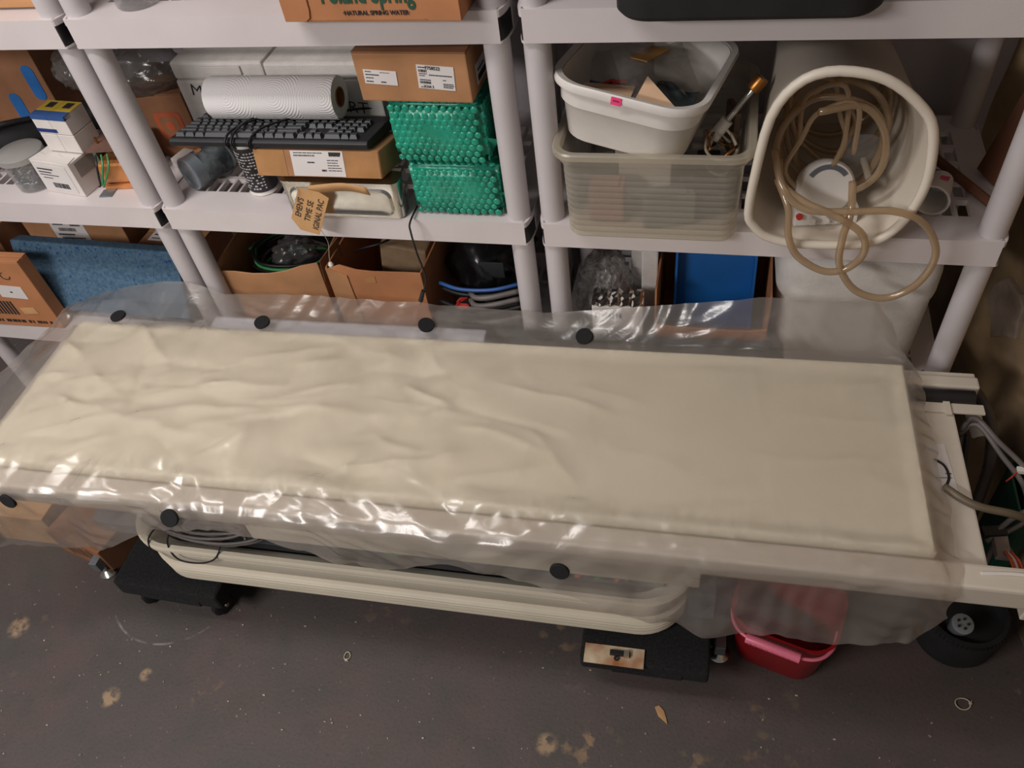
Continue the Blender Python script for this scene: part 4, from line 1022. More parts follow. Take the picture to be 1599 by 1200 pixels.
# white dish tub tilted on top of the frosted tub
t = thing('white_dish_tub', 'white plastic dish tub with pink sticker, tilted on the frosted tub', 'tub', (1.082, 0.130, ZB+0.160), math.radians(-12), math.radians(-4), math.radians(8))
outer = [(0.215, 0.245, 0.05, 0.0), (0.232, 0.262, 0.055, 0.006), (0.252, 0.295, 0.058, 0.075), (0.262, 0.306, 0.060, 0.080), (0.268, 0.316, 0.062, 0.120)]
inner = [(0.260, 0.308, 0.060, 0.124), (0.248, 0.290, 0.058, 0.08), (0.222, 0.252, 0.054, 0.010)]
MB().loft(shell_rings(outer+inner), True, True).build('basin', WHITE, t, smooth=True)
MB().loft(shell_rings([(0.266, 0.314, 0.062, 0.112), (0.288, 0.336, 0.068, 0.114), (0.292, 0.340, 0.07, 0.122), (0.286, 0.334, 0.068, 0.129), (0.264, 0.312, 0.062, 0.127)]), closed=True).build('rim', WHITE, t, smooth=True)
st = MB().box((0, 0, 0.0004), (0.019, 0.014, 0.0008), front(-0.005, -0.1705, 0.120)).build('pink_sticker', mat('pink_sticker', (236, 62, 126), 0.6), t)
MB().box((0, 0.001, 0.001), (0.011, 0.0028, 0.0006), front(-0.005, -0.1705, 0.120)).build('sticker_print', mat('maroon_ink', (150, 30, 70), 0.6), st)
# its contents
DC = t.location; DR = t.rotation_euler.to_matrix()
def in_dish(x, y, z_): return DC + DR @ Vector((x, y, z_))
def sheet_bag(name, lab, w_, h_, loc, rz, rx, seed, m, cat='bag'):
    """flat zip bag: pillowy two-sided sheet with soft folds"""
    nu, nv = 26, 26; vs = []; fs = []
    for sd in (0, 1):
        for i in range(nu):
            for j in range(nv):
                a, b = i/(nu-1), j/(nv-1)
                bul = (math.sin(PI*a)*math.sin(PI*b))**0.6*0.012*(1 if sd else -0.4)
                f = mnoise.noise(Vector((a*4+seed, b*4, sd*3)))*0.010*(math.sin(PI*a)*math.sin(PI*b))**0.3
                vs.append(((a-0.5)*w_, (b-0.5)*h_, bul+f+0.010*math.sin(a*5+seed)))
    for sd in (0, 1):
        o = sd*nu*nv
        for i in range(nu-1):
            for j in range(nv-1):
                fs.append((o+i*nv+j, o+(i+1)*nv+j, o+(i+1)*nv+j+1, o+i*nv+j+1))
    ob = MB().add(vs, fs).build(name, m, smooth='all')
    place(ob, loc, rz, rx); return tag(ob, lab, cat)
c = sheet_bag('clear_zip_bag', 'clear zip bag in the middle of the white dish tub', 0.14, 0.20, in_dish(0.015, 0.01, 0.098), 0.3, 0.12, 1, CLEARBAG)
c = sheet_bag('clear_zip_bag', 'clear bag with blue and orange wires at left of dish tub', 0.12, 0.17, in_dish(-0.050, 0.01, 0.088), 0.1, 0.10, 4, CLEARBAG)
c = sheet_bag('antistatic_bag', 'dark shiny antistatic bag at right in the dish tub', 0.08, 0.08, in_dish(0.072, -0.075, 0.095), -0.2, 0.2, 7, mat('antistatic_film', (56, 62, 64), 0.22, var=0.2))
t2 = thing('wire_bundle', 'bundle of blue and orange wires inside the clear bag', 'wires', in_dish(-0.055, -0.02, 0.070))
for k in range(8):
    pts = [(-0.035+0.012*math.sin(k*2+a)+a*0.012, -0.03+0.014*math.cos(a*1.7+k), 0.006*k % 0.02) for a in range(7)]
    MB().tube(pts, 0.0035, 6).build('wire', (WIREB, WIREO, WIREB, WIRER)[k % 4], t2, smooth='all')
o = MB().prism([(-0.05, -0.035), (0.05, -0.04), (0.052, 0.03), (-0.045, 0.035)], 0.002).build('manila_sheet', CREAMPAPER)
place(tag(o, 'tan paper sheet under the bag at left of the dish tub', 'paper'), in_dish(-0.050, -0.095, 0.085), -0.1, 0.1)
o = MB().prism([(-0.045, -0.02), (0.035, -0.024), (-0.03, 0.045)], 0.002).build('paper_tag', CREAMPAPER)
place(tag(o, 'folded cream paper corner at front right of the dish tub', 'paper'), in_dish(0.055, -0.105, 0.112), -0.1, 0.35)
o = MB().prism([(-0.04, -0.02), (0.04, -0.02), (0.04, 0.02), (-0.04, 0.02)], 0.002).build('envelope_strip', mat('tan_strip', (160, 116, 62), 0.6))
place(tag(o, 'narrow brown strip between the clear bags in the dish tub', 'strip'), in_dish(-0.012, 0.05, 0.112), 1.1, 0.0, 0.15)
# white wastebasket lying on its side, mouth to the room
t = thing('wastebasket', 'big white plastic wastebasket lying on its side with hoses inside', 'wastebasket', (1.448, -0.040, ZB))
MOUTH = [(1.302, 1.012), (1.306, 1.10), (1.319, 1.205), (1.350, 1.262), (1.395, 1.286), (1.455, 1.283), (1.503, 1.264), (1.550, 1.225), (1.575, 1.187), (1.588, 1.12), (1.588, 1.064), (1.574, 1.01), (1.548, 0.968), (1.51, 0.948), (1.466, 0.9435), (1.42, 0.9425), (1.384, 0.944), (1.34, 0.957), (1.314, 0.982)]
def bin_ring(sc, y, lift=0.0):
    P = smooth_path([(x-1.448, 0, z_-ZB) for x, z_ in MOUTH], 3, True); c = Vector((0.0, 0, 0.172)); out = []
    for p in P:
        q = c+(p-c)*sc; out.append((q.x, y, q.z-0.172*(1-sc)*0.97+lift))
    return out
BINM = mat('aged_white_plastic', (216, 206, 192), 0.45, var=0.05, scale=5, bump=0.05)
Rg = [bin_ring(0.79, 0.44), bin_ring(0.81, 0.432), bin_ring(0.975, 0.02), bin_ring(1.0, 0.006)]
Ri = [bin_ring(0.975, -0.004, 0.004), bin_ring(0.945, 0.03, 0.006), bin_ring(0.78, 0.425, 0.006)]
MB().loft(Rg+Ri, True, True).build('body', BINM, t, smooth=True)
MB().tube(bin_ring(0.99, 0.0, 0.006), 0.0085, 10, cyclic=True, sub=1).build('rolled_rim', BINM, t, smooth='all')
# vinyl hoses coiled inside and hanging out
t = thing('vinyl_hose', 'thick yellowed clear vinyl hose coiled in wastebasket, looping over the edge', 'hose', (1.448, -0.04, ZB))
pts = []
for k in range(44):
    a = k*2*PI/8.2+0.5; r = 0.092+0.012*math.sin(k*0.9)
    pts.append((r*math.cos(a)-0.002, 0.34-k*0.0066+0.01*math.sin(k*2.0), 0.150+r*1.12*math.sin(a)))
MB().tube(pts, 0.0065, 9, sub=6).build('coil', HOSE, t, smooth='all')
Hz = ZB
def hp(x, z_, y=-0.062): return (x-1.448, y+0.04, z_-Hz)
loop1 = [(-0.10, 0.03, 0.13), hp(1.372, 1.03, -0.045), hp(1.378, 0.985), hp(1.40, 0.938), hp(1.45, 0.905), hp(1.49, 0.912), hp(1.514, 0.95), hp(1.502, 0.995), hp(1.45, 1.032), hp(1.40, 1.045, -0.045), (-0.09, 0.02, 0.125), (-0.10, 0.06, 0.15)]
MB().tube(loop1, 0.0068, 9, sub=8).build('hanging_loop', HOSE, t, smooth='all')
loop2 = [(-0.11, 0.06, 0.17), (-0.09, 0.01, 0.125), hp(1.40, 1.035, -0.05), hp(1.47, 1.038, -0.058), hp(1.545, 1.045), hp(1.60, 1.02), hp(1.634, 0.955), hp(1.62, 0.885), hp(1.572, 0.846), hp(1.515, 0.862), hp(1.478, 0.92), hp(1.472, 0.985), hp(1.478, 1.03, -0.05), (0.03, 0.04, 0.12)]
MB().tube(loop2, 0.0068, 9, sub=8).build('hanging_loop', HOSE, t, smooth='all')
t = thing('thin_hose', 'thinner clear tubing looping inside the wastebasket', 'hose', (1.448, -0.04, ZB))
pts = []
for k in range(22):
    a = k*2*PI/6.7; r = 0.055+0.02*math.sin(k*1.7)
    pts.append((-0.03+r*math.cos(a), 0.06+0.006*k, 0.165+r*1.5*math.sin(a)))
MB().tube(pts, 0.0048, 8, sub=6).build('coil', HOSE, t, smooth='all')
t = thing('control_valve', 'round white valve with dial and red button lying in the wastebasket', 'valve', (1.440, 0.050, ZB+0.012), 0.15)
Mv = Matrix.Translation((0.0, 0.0, 0.062)) @ Matrix.Rotation(math.radians(62), 4, 'X')
MB().lathe([(0, -0.02), (0.050, -0.02), (0.052, -0.01), (0.052, 0.012), (0.047, 0.018), (0, 0.020)], 32, Mv).build('disc', WHITE, t, smooth=True)
mb = MB(); vs = []
for k in range(13):
    a = math.radians(35+k*9)
    for r in (0.034, 0.043): vs.append((r*math.cos(a), r*math.sin(a), 0.0205))
mb.add(vs, [(2*i, 2*i+1, 2*i+3, 2*i+2) for i in range(12)], Mv).build('dial_band', mat('slate_print', (92, 96, 104), 0.6), t)
MB().span((-0.055, -0.035, 0.0), (0.062, 0.02, 0.034)).build('valve_block', WHITE, t, bevel=0.004)
for x in (-0.025, 0.0, 0.026): MB().cyl((x, -0.034, 0.018), (x, -0.052, 0.022), 0.006, n=12).build('port', WHITE, t, smooth=True)
MB().cyl((-0.047, -0.032, 0.024), (-0.047, -0.042, 0.026), 0.006, n=12).build('red_button', WIRER, t, smooth=True)
for k in range(4): MB().box((-0.02+k*0.02, -0.037, 0.006), (0.010, 0.004, 0.003)).build('moulded_rib', WHITE, t)
t = thing('suction_disc', 'clear plastic disc with stem inside the wastebasket at right', 'disc', (1.505, 0.10, ZB+0.105))
Md = Matrix.Rotation(math.radians(70), 4, 'X')
MB().lathe([(0, 0.002), (0.045, 0.0), (0.045, -0.003), (0, -0.001)], 24, Md).build('plate', JAR, t, smooth=True)
MB().cyl((0, 0, 0), (0.012, -0.045, -0.02), 0.006, n=10).build('stem', TUBCLEAR, t, smooth=True)
t = thing('paper_cup', 'small white paper cup on its side right of the wastebasket', 'cup', (1.637, 0.075, ZB+0.033), math.radians(-20))
MB().lathe([(0, 0.068), (0.023, 0.07), (0.031, 0.0), (0.029, 0.001), (0.021, 0.065), (0, 0.064)], 24, Matrix.Rotation(-PI/2, 4, 'X')).build('wall', WHITE, t, smooth=True)
MB().lathe([(0.030, -0.001), (0.033, 0.001), (0.030, 0.004), (0.028, 0.001)], 24, Matrix.Rotation(-PI/2, 4, 'X'), closed=True).build('rim', WHITE, t, smooth=True)
MB().box((0.008, 0.04, 0.0275), (0.016, 0.012, 0.001)).build('pink_print', mat('pink_print', (206, 80, 110), 0.6), t)
o = MB().cyl((-0.055, 0.115, 0.012), (0.050, -0.085, 0.012), 0.0095, 0.0095, 8).build('wooden_stick', WOOD, bevel=0.001)
place(tag(o, 'thin brown wooden stick lying on the shelf at far right', 'stick'), (1.700, 0.185, ZB))
t = thing('wood_board', 'short brown wooden board leaning by the right post', 'board', (1.782, 0.190, ZB+0.004), math.radians(-58), ry=math.radians(12))
MB().prism([(-0.045, 0), (0.045, 0), (0.045, 0.215), (0.030, 0.235), (-0.045, 0.235)], 0.022, Matrix.Rotation(PI/2, 4, 'X')).build('board', WOOD, t, bevel=0.002)

# ------------------------------------------------------------------ lower shelves, left unit
t = carton('printed_carton', 'brown cardboard carton with white label at lower left', (0.30, 0.040, 0.245), (-0.690, 0.018, ZC), math.radians(1), CARD3, tape=False)
label(t, front(0.060, -0.0205, 0.135, roll=-0.05), 0.085, 0.045, [(0.45, 0.45, 0.1, 0.1)])
pr = MB()
for k in range(9): pr.box((-0.02+k*0.011, 0.018, 0.0006), (0.006, 0.05, 0.0006), front(-0.04, -0.0205, 0.055))
rnd = random.Random(4); x = -0.10
while x < 0.13:
    wd = rnd.uniform(0.004, 0.009); pr.box((x, 0, 0.0006), (wd, 0.010, 0.0006), front(0, -0.0205, 0.022)); x += wd+rnd.choice((0.003, 0.003, 0.012))
pr.build('print', INK, t)
MB().tube([(0.075, -0.0208, 0.205), (0.065, -0.0208, 0.20), (0.068, -0.0208, 0.185), (0.085, -0.0208, 0.183), (0.092, -0.0208, 0.192)], 0.0012, 5).build('marker_scribble', INK, t)
MB().prism([(0, 0), (0.05, 0.004), (0.046, 0.026), (-0.004, 0.022)], 0.001, front(0.05, -0.0205, 0.052)).build('torn_patch', KRAFT, t)
t = thing('blue_foam_slab', 'speckled blue foam slab leaning on the lower left shelf', 'foam', (-0.405, 0.066, ZC+0.012), math.radians(1), rx=math.radians(-18), ry=math.radians(2.5))
def slab_mat():
    m = mat('blue_foam', (84, 114, 138), 0.95, col2=(60, 92, 118), scale=120, bump=0.7, bscale=240); return m
MB().span((-0.255, -0.022, 0.008), (0.255, 0.022, 0.212)).build('slab', slab_mat(), t, bevel=0.005)
rnd = random.Random(2)
mb = MB()
for k in range(70):
    x = rnd.uniform(-0.24, 0.24); z_ = rnd.choice((rnd.uniform(0.02, 0.19), rnd.uniform(0.182, 0.205)))
    mb.box((x, -0.0222, z_), (rnd.uniform(0.002, 0.005), 0.001, rnd.uniform(0.002, 0.007)))
mb.build('blue_flecks', mat('deep_blue_fleck', (22, 58, 130), 0.9), t)['kind'] = 'stuff'
MB().span((0.2552, -0.020, 0.02), (0.2562, 0.020, 0.20)).build('dark_end', mat('slate_foam', (62, 78, 92), 0.95, bump=0.5), t)  # right end face in a darker tone than the slab
t = carton('shipping_carton', 'tan cardboard carton with white shipping label behind the blue slab', (0.34, 0.16, 0.185), (-0.585, 0.335, ZC), math.radians(1), CARD)
label(t, front(-0.015, -0.0805, 0.140), 0.115, 0.085, [('b', 0.2, 0.62, 0.5, 0.14), (0.1, 0.45, 0.5, 0.06), (0.15, 0.30, 0.7, 0.05), (0.1, 0.88, 0.3, 0.05), (0.6, 0.85, 0.3, 0.06)])
t = carton('mailing_carton', 'brown cardboard carton with small white label behind slab, near left post', (0.20, 0.17, 0.115), (-0.285, 0.33, ZC), math.radians(-3), CARD2)
label(t, topside(-0.03, -0.04, 0.1165), 0.09, 0.045, [(0.1, 0.55, 0.6, 0.12), (0.7, 0.7, 0.2, 0.1), (0.1, 0.2, 0.3, 0.08)])
t = carton('corner_carton', 'brown cardboard carton at the far left edge, behind the printed carton', (0.10, 0.17, 0.20), (-0.835, 0.26, ZC), 0, CARD2)

# ------------------------------------------------------------------ lower shelf, middle unit
def open_box(name, lab, size, loc, rz, m, front_top, flaps=True):
    """open cardboard box; the front panel's top edge follows the given profile"""
    t = thing(name, lab, 'box', loc, rz); sx_, sy_, sz_ = size; th = 0.004
    MB().span((-sx_/2, -sy_/2, 0), (sx_/2, sy_/2, th)).build('bottom', m, t)
    n = len(front_top); poly = [(-sx_/2, 0), (sx_/2, 0)]+[(sx_/2-sx_*i/(n-1), z_) for i, z_ in enumerate(front_top[::-1])]
    MB().prism(poly, th, front(0, -sy_/2+th, 0)).build('front_panel', m, t, bevel=0.0008, seg=1)
    MB().span((-sx_/2, sy_/2-th, th), (sx_/2, sy_/2, sz_)).build('back_panel', m, t)
    for s in (-1, 1): MB().span((s*sx_/2-(th if s > 0 else 0), -sy_/2+th, th), (s*sx_/2+(th if s < 0 else 0), sy_/2-th, sz_)).build('side_panel', m, t)
    return t
t = open_box('open_carton', 'open cardboard box of cables beside the left posts', (0.285, 0.26, 0.235), (0.163, 0.18, ZC), math.radians(2), CARD, [0.215, 0.215, 0.210, 0.212, 0.222, 0.240, 0.252])
MB().prism([(0, 0), (0.08, 0.02), (0.085, 0.075), (0.005, 0.06)], 0.003, Matrix.Translation((0.142, -0.126, 0.190)) @ Matrix.Rotation(math.radians(72), 4, 'Z') @ Matrix.Rotation(PI/2, 4, 'X')).build('bent_flap', CARD2, t)
MB().tube([(-0.11, -0.131, 0.125), (0.02, -0.1315, 0.118), (0.11, -0.131, 0.13)], 0.0015, 5).build('crease_ridge', CARD, t)
t = thing('cable_heap', 'heap of dark and green cables in the left open box', 'cables', (0.163, 0.18, ZC+0.006))
rnd = random.Random(21)
for k in range(14):
    c = (CABLEB, CABLEB, WIREG, CABLEB, CABLE)[k % 5]; a0 = rnd.uniform(0, 6)
    pts = [((0.10+0.02*rnd.random())*math.cos(a0+j*1.1), 0.09*math.sin(a0+j*1.1), 0.03+0.012*k+0.012*rnd.random()) for j in range(7)]
    MB().tube(pts, 0.0045, 6, sub=5).build('cable', c, t, smooth='all')
crumple('bag_of_cable', (0.05, 0.05, 0.04), 31, SMOKEBAG, t).location = (0.02, -0.02, 0.18)
t = open_box('open_carton', 'open cardboard box with tape patch under the hanging bead wire', (0.25, 0.26, 0.24), (0.455, 0.18, ZC), math.radians(-1), CARD3, [0.235, 0.252, 0.240, 0.238, 0.240, 0.242, 0.243])
MB().prism([(0, 0), (0.028, 0.004), (0.028, 0.024), (0.002, 0.020)], 0.0008, front(-0.025, -0.1305, 0.200)).build('tape_patch', TAPE, t)
MB().prism([(0, 0), (0.06, 0.0), (0.052, 0.21), (0.0, 0.23)], 0.003, front(-0.122, -0.1305, 0.012, roll=0.0)).build('folded_corner', CARD, t)
t = thing('packed_part', 'grey wrapped part sticking out of the taped open box', 'part', (0.465, 0.17, ZC+0.010))
MB().box((0.0, 0.0, 0.125), (0.12, 0.06, 0.22), Matrix.Rotation(0.16, 4, 'Y')).build('body', mat('tan_wrap', (150, 124, 96), 0.7, var=0.12), t, bevel=0.006)
MB().tube([(-0.09, -0.04, 0.22), (-0.05, -0.06, 0.25), (0.0, -0.05, 0.262), (0.02, 0.0, 0.25)], 0.003, 6).build('strap', CABLEB, t, smooth='all')
t = thing('black_cable_bag', 'black plastic bag of coiled cables beside the right post of middle unit', 'bag', (0.705, 0.20, ZC))
o = crumple('bag', (0.10, 0.12, 0.115), 44, mat('black_film', (18, 18, 20), 0.25, var=0.2, bump=0.3, bscale=25), t, amp=0.18, freq=1.6); o.location = (0, 0.02, 0.155)
MB().box((0.03, -0.092, 0.215), (0.062, 0.004, 0.045), Matrix.Rotation(0.0, 4, 'X')).build('card_window', mat('dark_card', (50, 54, 54), 0.4), o.parent, bevel=0.001)
t = thing('grey_cable_bundle', 'grey blue and black cables with red wire ends under black bag', 'cables', (0.705, 0.10, ZC+0.030))
for k, (c, z_, y, r) in enumerate(((CABLE, 0.150, -0.05, 0.007), (CABLE, 0.132, -0.058, 0.007), (WIREB, 0.160, -0.035, 0.005), (CABLEB, 0.118, -0.055, 0.006), (CABLEB, 0.140, -0.03, 0.006), (CABLE, 0.105, -0.05, 0.007), (CABLEB, 0.09, -0.045, 0.007), (CABLE, 0.07, -0.05, 0.007), (CABLEB, 0.05, -0.045, 0.008), (CABLEB, 0.03, -0.045, 0.008), (CABLE, 0.012, -0.045, 0.008), (CABLEB, -0.006, -0.045, 0.009), (CABLEB, -0.021, -0.045, 0.009))):
    MB().tube([(-0.10 if c is not CABLE else -0.02, y+0.02, z_-0.006), (-0.04 if c is not CABLE else 0.0, y-0.004, z_-0.002), (0.04, y-0.006, z_+0.004), (0.105, y+0.015, z_+0.010)], r, 7).build('cable', c, t, smooth='all')
for k in range(5): MB().tube([(-0.02, -0.055, 0.146), (-0.035-0.004*k, -0.062, 0.150-0.006*k), (-0.045+0.006*k, -0.064, 0.136-0.004*k), (-0.02, -0.060, 0.130)], 0.0016, 5).build('red_wire_end', WIRER, t, smooth='all')

# ------------------------------------------------------------------ lower shelf, right unit
o = crumple('clear_bubble_wrap', (0.066, 0.085, 0.125), 51, film('bubble_film', (250, 250, 250), 0.62, 0.14, body=(240, 236, 234), gloss=(0.30, 0.6), bump=1.0, bscale=110), amp=0.12, freq=5.0, sub=5)
place(tag(o, 'crumpled wad of clear bubble wrap beside the left post of right unit', 'bubble wrap'), (0.998, 0.165, ZC+0.105))
t = thing('foam_block', 'white foam block standing behind the foil-wrapped carton', 'foam', (1.108, 0.245, ZC))
MB().span((-0.05, -0.05, 0), (0.016, 0.05, 0.30)).build('block', FOAM, t, bevel=0.005)
MB().span((-0.02, -0.10, 0), (0.018, -0.052, 0.262)).build('step', FOAM, t, bevel=0.004)
t = thing('foil_carton', 'white carton with crinkled foil top in front of foam block', 'box', (1.045, 0.055, ZC), math.radians(3))
MB().span((-0.058, -0.028, 0), (0.058, 0.028, 0.195)).build('body', WHITEP, t, bevel=0.003)
mb = MB(); vs = []; n = 14
for i in range(n+1):
    for j in range(7):
        vs.append((-0.058+0.116*i/n, -0.029+0.058*j/6, 0.198+0.006*mnoise.noise(Vector((i*0.9, j*0.9, 1)))+0.004*math.sin(i*2.1)))
mb.add(vs, [(i*7+j, (i+1)*7+j, (i+1)*7+j+1, i*7+j+1) for i in range(n) for j in range(6)]).build('foil_top', CHROME, t)
pr = MB()
for k in range(8): pr.box((-0.05+k*0.008, 0, 0.0006), (0.004, 0.014, 0.0006), front(0, -0.0285, 0.168))
pr.build('print', INK, t)
t = open_box('bin_carton', 'open cardboard box holding the blue bin', (0.250, 0.27, 0.235), (1.254, 0.175, ZC), math.radians(0), CARD3, [0.135, 0.130, 0.13, 0.13, 0.13, 0.132, 0.14])
t = thing('blue_stacking_bin', 'bright blue plastic bin standing tilted in the cardboard box', 'bin', (1.256, 0.125, ZC+0.010), math.radians(1), rx=math.radians(-14))
w2, h2 = 0.090, 0.298
MB().span((-w2, 0.0, 0), (w2, 0.006, h2)).build('base_panel', BLUE, t, bevel=0.002)
for s in (-1, 1): MB().loft([[(s*w2, -0.05, 0), (s*(w2-0.006), -0.05, 0), (s*(w2-0.006), 0, 0), (s*w2, 0, 0)], [(s*w2, -0.030, h2), (s*(w2-0.006), -0.030, h2), (s*(w2-0.006), 0, h2), (s*w2, 0, h2)]], True, True).build('side_wall', BLUE, t, bevel=0.001, seg=1)
MB().span((-w2, -0.030, h2-0.006), (w2, 0.0, h2)).build('end_wall', BLUE, t, bevel=0.001, seg=1)
MB().span((-w2, -0.05, 0), (w2, 0.0, 0.006)).build('end_wall', BLUE, t, bevel=0.001, seg=1)
for s in (-1, 1): MB().span((s*w2-0.010, -0.056, 0.0), (s*w2+0.010, -0.05, 0.012)).build('foot_lip', BLUE, t)
t = thing('foam_cooler', 'large rounded white polystyrene cooler wrapped in film, lower right shelf', 'cooler', (1.545, 0.205, ZC), math.radians(2))
rg = [rrect(0.300, 0.285, 0.05, 8, 0, 0, 0.0), rrect(0.305, 0.29, 0.055, 8, 0, 0, 0.01), rrect(0.318, 0.30, 0.06, 8, 0, 0, 0.22), ]
MB().loft(rg, True, True).build('body', FOAM, t, smooth=True)
rg = [rrect(0.322, 0.305, 0.06, 8, 0, 0, 0.222), rrect(0.326, 0.308, 0.062, 8, 0, 0, 0.235), rrect(0.326, 0.308, 0.062, 8, 0, 0, 0.285), rrect(0.318, 0.30, 0.06, 8, 0, 0, 0.310), rrect(0.295, 0.277, 0.055, 8, 0, 0, 0.325), rrect(0.26, 0.24, 0.05, 8, 0, 0, 0.330)]
MB().loft(rg, True, True).build('lid', FOAM, t, smooth=True)

# ------------------------------------------------------------------ machine cables by the right wall
t = thing('corrugated_hose', 'dark grey flexible hose behind the right end of the table', 'hose', (1.80, 0.0, 0))
MB().tube([(-0.09, 0.075, 0.47), (-0.05, 0.055, 0.53), (0.0, 0.02, 0.55), (0.042, -0.045, 0.53), (0.062, -0.11, 0.46), (0.065, -0.15, 0.30), (0.06, -0.17, 0.10), (0.055, -0.18, 0.008)], 0.012, 10, sub=8).build('hose', mat('dark_hose', (74, 66, 64), 0.4, var=0.1), t, smooth='all')
t = thing('cable_harness', 'grey cable harness with connectors hanging at the right end of the table', 'cables', (1.80, -0.15, 0))
for k, pts in enumerate(([(-0.035, 0.0, 0.58), (-0.012, 0.02, 0.60), (0.03, -0.02, 0.58), (0.09, -0.06, 0.54), (0.11, -0.10, 0.50), (0.06, -0.14, 0.48), (0.02, -0.18, 0.46)],
                         [(-0.035, 0.0, 0.57), (-0.005, 0.01, 0.59), (0.04, -0.04, 0.56), (0.085, -0.08, 0.52), (0.10, -0.12, 0.47), (0.05, -0.16, 0.45), (0.03, -0.20, 0.40)],
                         [(-0.02, 0.0, 0.57), (-0.02, -0.05, 0.52), (-0.01, -0.11, 0.46), (0.02, -0.16, 0.40)], [(-0.03, 0.0, 0.56), (-0.03, -0.06, 0.50), (-0.015, -0.13, 0.43), (0.01, -0.18, 0.36)],
                         [(0.03, -0.15, 0.46), (0.07, -0.19, 0.44), (0.09, -0.24, 0.40), (0.085, -0.22, 0.35), (0.06, -0.17, 0.26), (0.05, -0.13, 0.13)],
                         [(0.04, -0.16, 0.45), (0.08, -0.20, 0.42), (0.10, -0.25, 0.39), (0.095, -0.23, 0.34), (0.08, -0.18, 0.25), (0.07, -0.13, 0.13)])):
    MB().tube(pts, 0.0055, 7).build('cable', (CABLE, CABLE, CABLEB, CABLE, CABLE, CABLE)[k], t, smooth='all')
MB().box((0.0, -0.165, 0.47), (0.045, 0.022, 0.012), Matrix.Rotation(0.2, 4, 'Z')).build('black_connector', BLACK, t, bevel=0.002)
MB().box((0.045, -0.19, 0.46), (0.026, 0.048, 0.018)).build('grey_connector', mat('connector_grey', (150, 138, 134), 0.5), t, bevel=0.002)
for k in range(5): MB().tube([(0.045+k*0.003, -0.205, 0.47), (0.05+k*0.004, -0.225, 0.475), (0.06+k*0.004, -0.245, 0.46)], 0.002, 5).build('pigtail', (WIREO, WIREO, LABEL, WIRER, WIREO)[k], t, smooth='all')
MB().box((0.075, -0.06, 0.545), (0.014, 0.012, 0.010)).build('white_plug', WHITE, t, bevel=0.001)
MB().tube([(0.068, -0.065, 0.545), (0.058, -0.075, 0.54), (0.05, -0.08, 0.53)], 0.0015, 5).build('red_lead', WIRER, t)
MB().box((0.10, -0.20, 0.43), (0.014, 0.018, 0.012)).build('white_plug', CREAMPAPER, t, bevel=0.001)
MB().box((0.096, -0.245, 0.395), (0.03, 0.026, 0.006)).build('cable_tie', TIE, t, bevel=0.001)
t = thing('white_capacitor', 'white cylindrical capacitor hanging beside the table end', 'capacitor', (1.806, -0.085, 0.54), math.radians(14))
MB().cyl((0, 0.02, 0.02), (0.004, -0.036, -0.012), 0.0145, n=20).build('body', WHITE, t, smooth=True, bevel=0.002)
MB().cyl((0.004, -0.036, -0.012), (0.0045, -0.039, -0.0135), 0.006, n=14).build('terminal', CABLE, t, smooth=True)
MB().cyl((0.0, 0.02, 0.02), (-0.02, 0.045, 0.045), 0.003, n=8).build('lead', CABLEB, t)
o = MB().tube([(-0.06, 0.06, 0.6395), (-0.03, 0.035, 0.640), (0.0, 0.022, 0.639), (0.05, 0.02, 0.632), (0.10, 0.03, 0.60)], 0.0075, 8).build('flat_cable', mat('olive_cable', (100, 88, 72), 0.5), smooth='all')
place(tag(o, 'thick olive-grey cable crossing the table end from the wiring', 'cable'), (1.755, -0.40, 0.0))
t = thing('green_bin', 'dark green plastic bin against the right wall', 'bin', (1.945, -0.145, 0))
MB().loft([rrect(0.042, 0.13, 0.015, 4, 0, 0, 0), rrect(0.052, 0.15, 0.018, 4, 0, 0, 0.40), rrect(0.046, 0.142, 0.016, 4, 0, 0, 0.40), rrect(0.038, 0.12, 0.014, 4, 0, 0, 0.01)], True, True).build('shell', mat('dark_green_plastic', (18, 62, 48), 0.5), t, smooth=True)
MB().loft(shell_rings([(0.057, 0.156, 0.02, 0.39), (0.057, 0.156, 0.02, 0.405), (0.048, 0.146, 0.018, 0.405), (0.048, 0.146, 0.018, 0.39)], n=4), closed=True).build('rim', MATS['dark_green_plastic'], t)
# black drum with metal connector under the front rail
t = thing('black_drum', 'black round drum with metal connector on the floor under the rail', 'drum', (1.880, -0.300, 0))
MB().lathe([(0, 0.100), (0.074, 0.100), (0.080, 0.125), (0.090, 0.125), (0.092, 0.115), (0.090, 0.015), (0.084, 0), (0, 0)], 40).build('shell', MATTE, t, smooth=True)
mb = MB()
for k in range(60):
    a = 2*PI*k/60; mb.box((0.0, 0, 0), (0.003, 0.004, 0.012), Matrix.Rotation(a, 4, 'Z') @ Matrix.Translation((0.0915, 0, 0.118)))
mb.build('knurling', BLACK, t)['kind'] = 'stuff'
MB().lathe([(0, 0.10), (0.016, 0.10), (0.016, 0.150), (0.023, 0.152), (0.023, 0.168), (0.014, 0.170), (0, 0.168)], 20, Matrix.Translation((-0.025, -0.015, 0)) @ Matrix.Rotation(0.25, 4, 'X')).build('connector', STEEL, t, smooth=True)
for k in range(5):
    p = Matrix.Translation((-0.025, -0.015, 0)) @ Matrix.Rotation(0.25, 4, 'X')
    a = p @ Vector((0.011*math.cos(k*1.256), 0.011*math.sin(k*1.256), 0.168)); b = p @ Vector((0.011*math.cos(k*1.256), 0.011*math.sin(k*1.256), 0.174))
    MB().cyl(a, b, 0.003, n=8).build('contact_pin', BLACK, t)

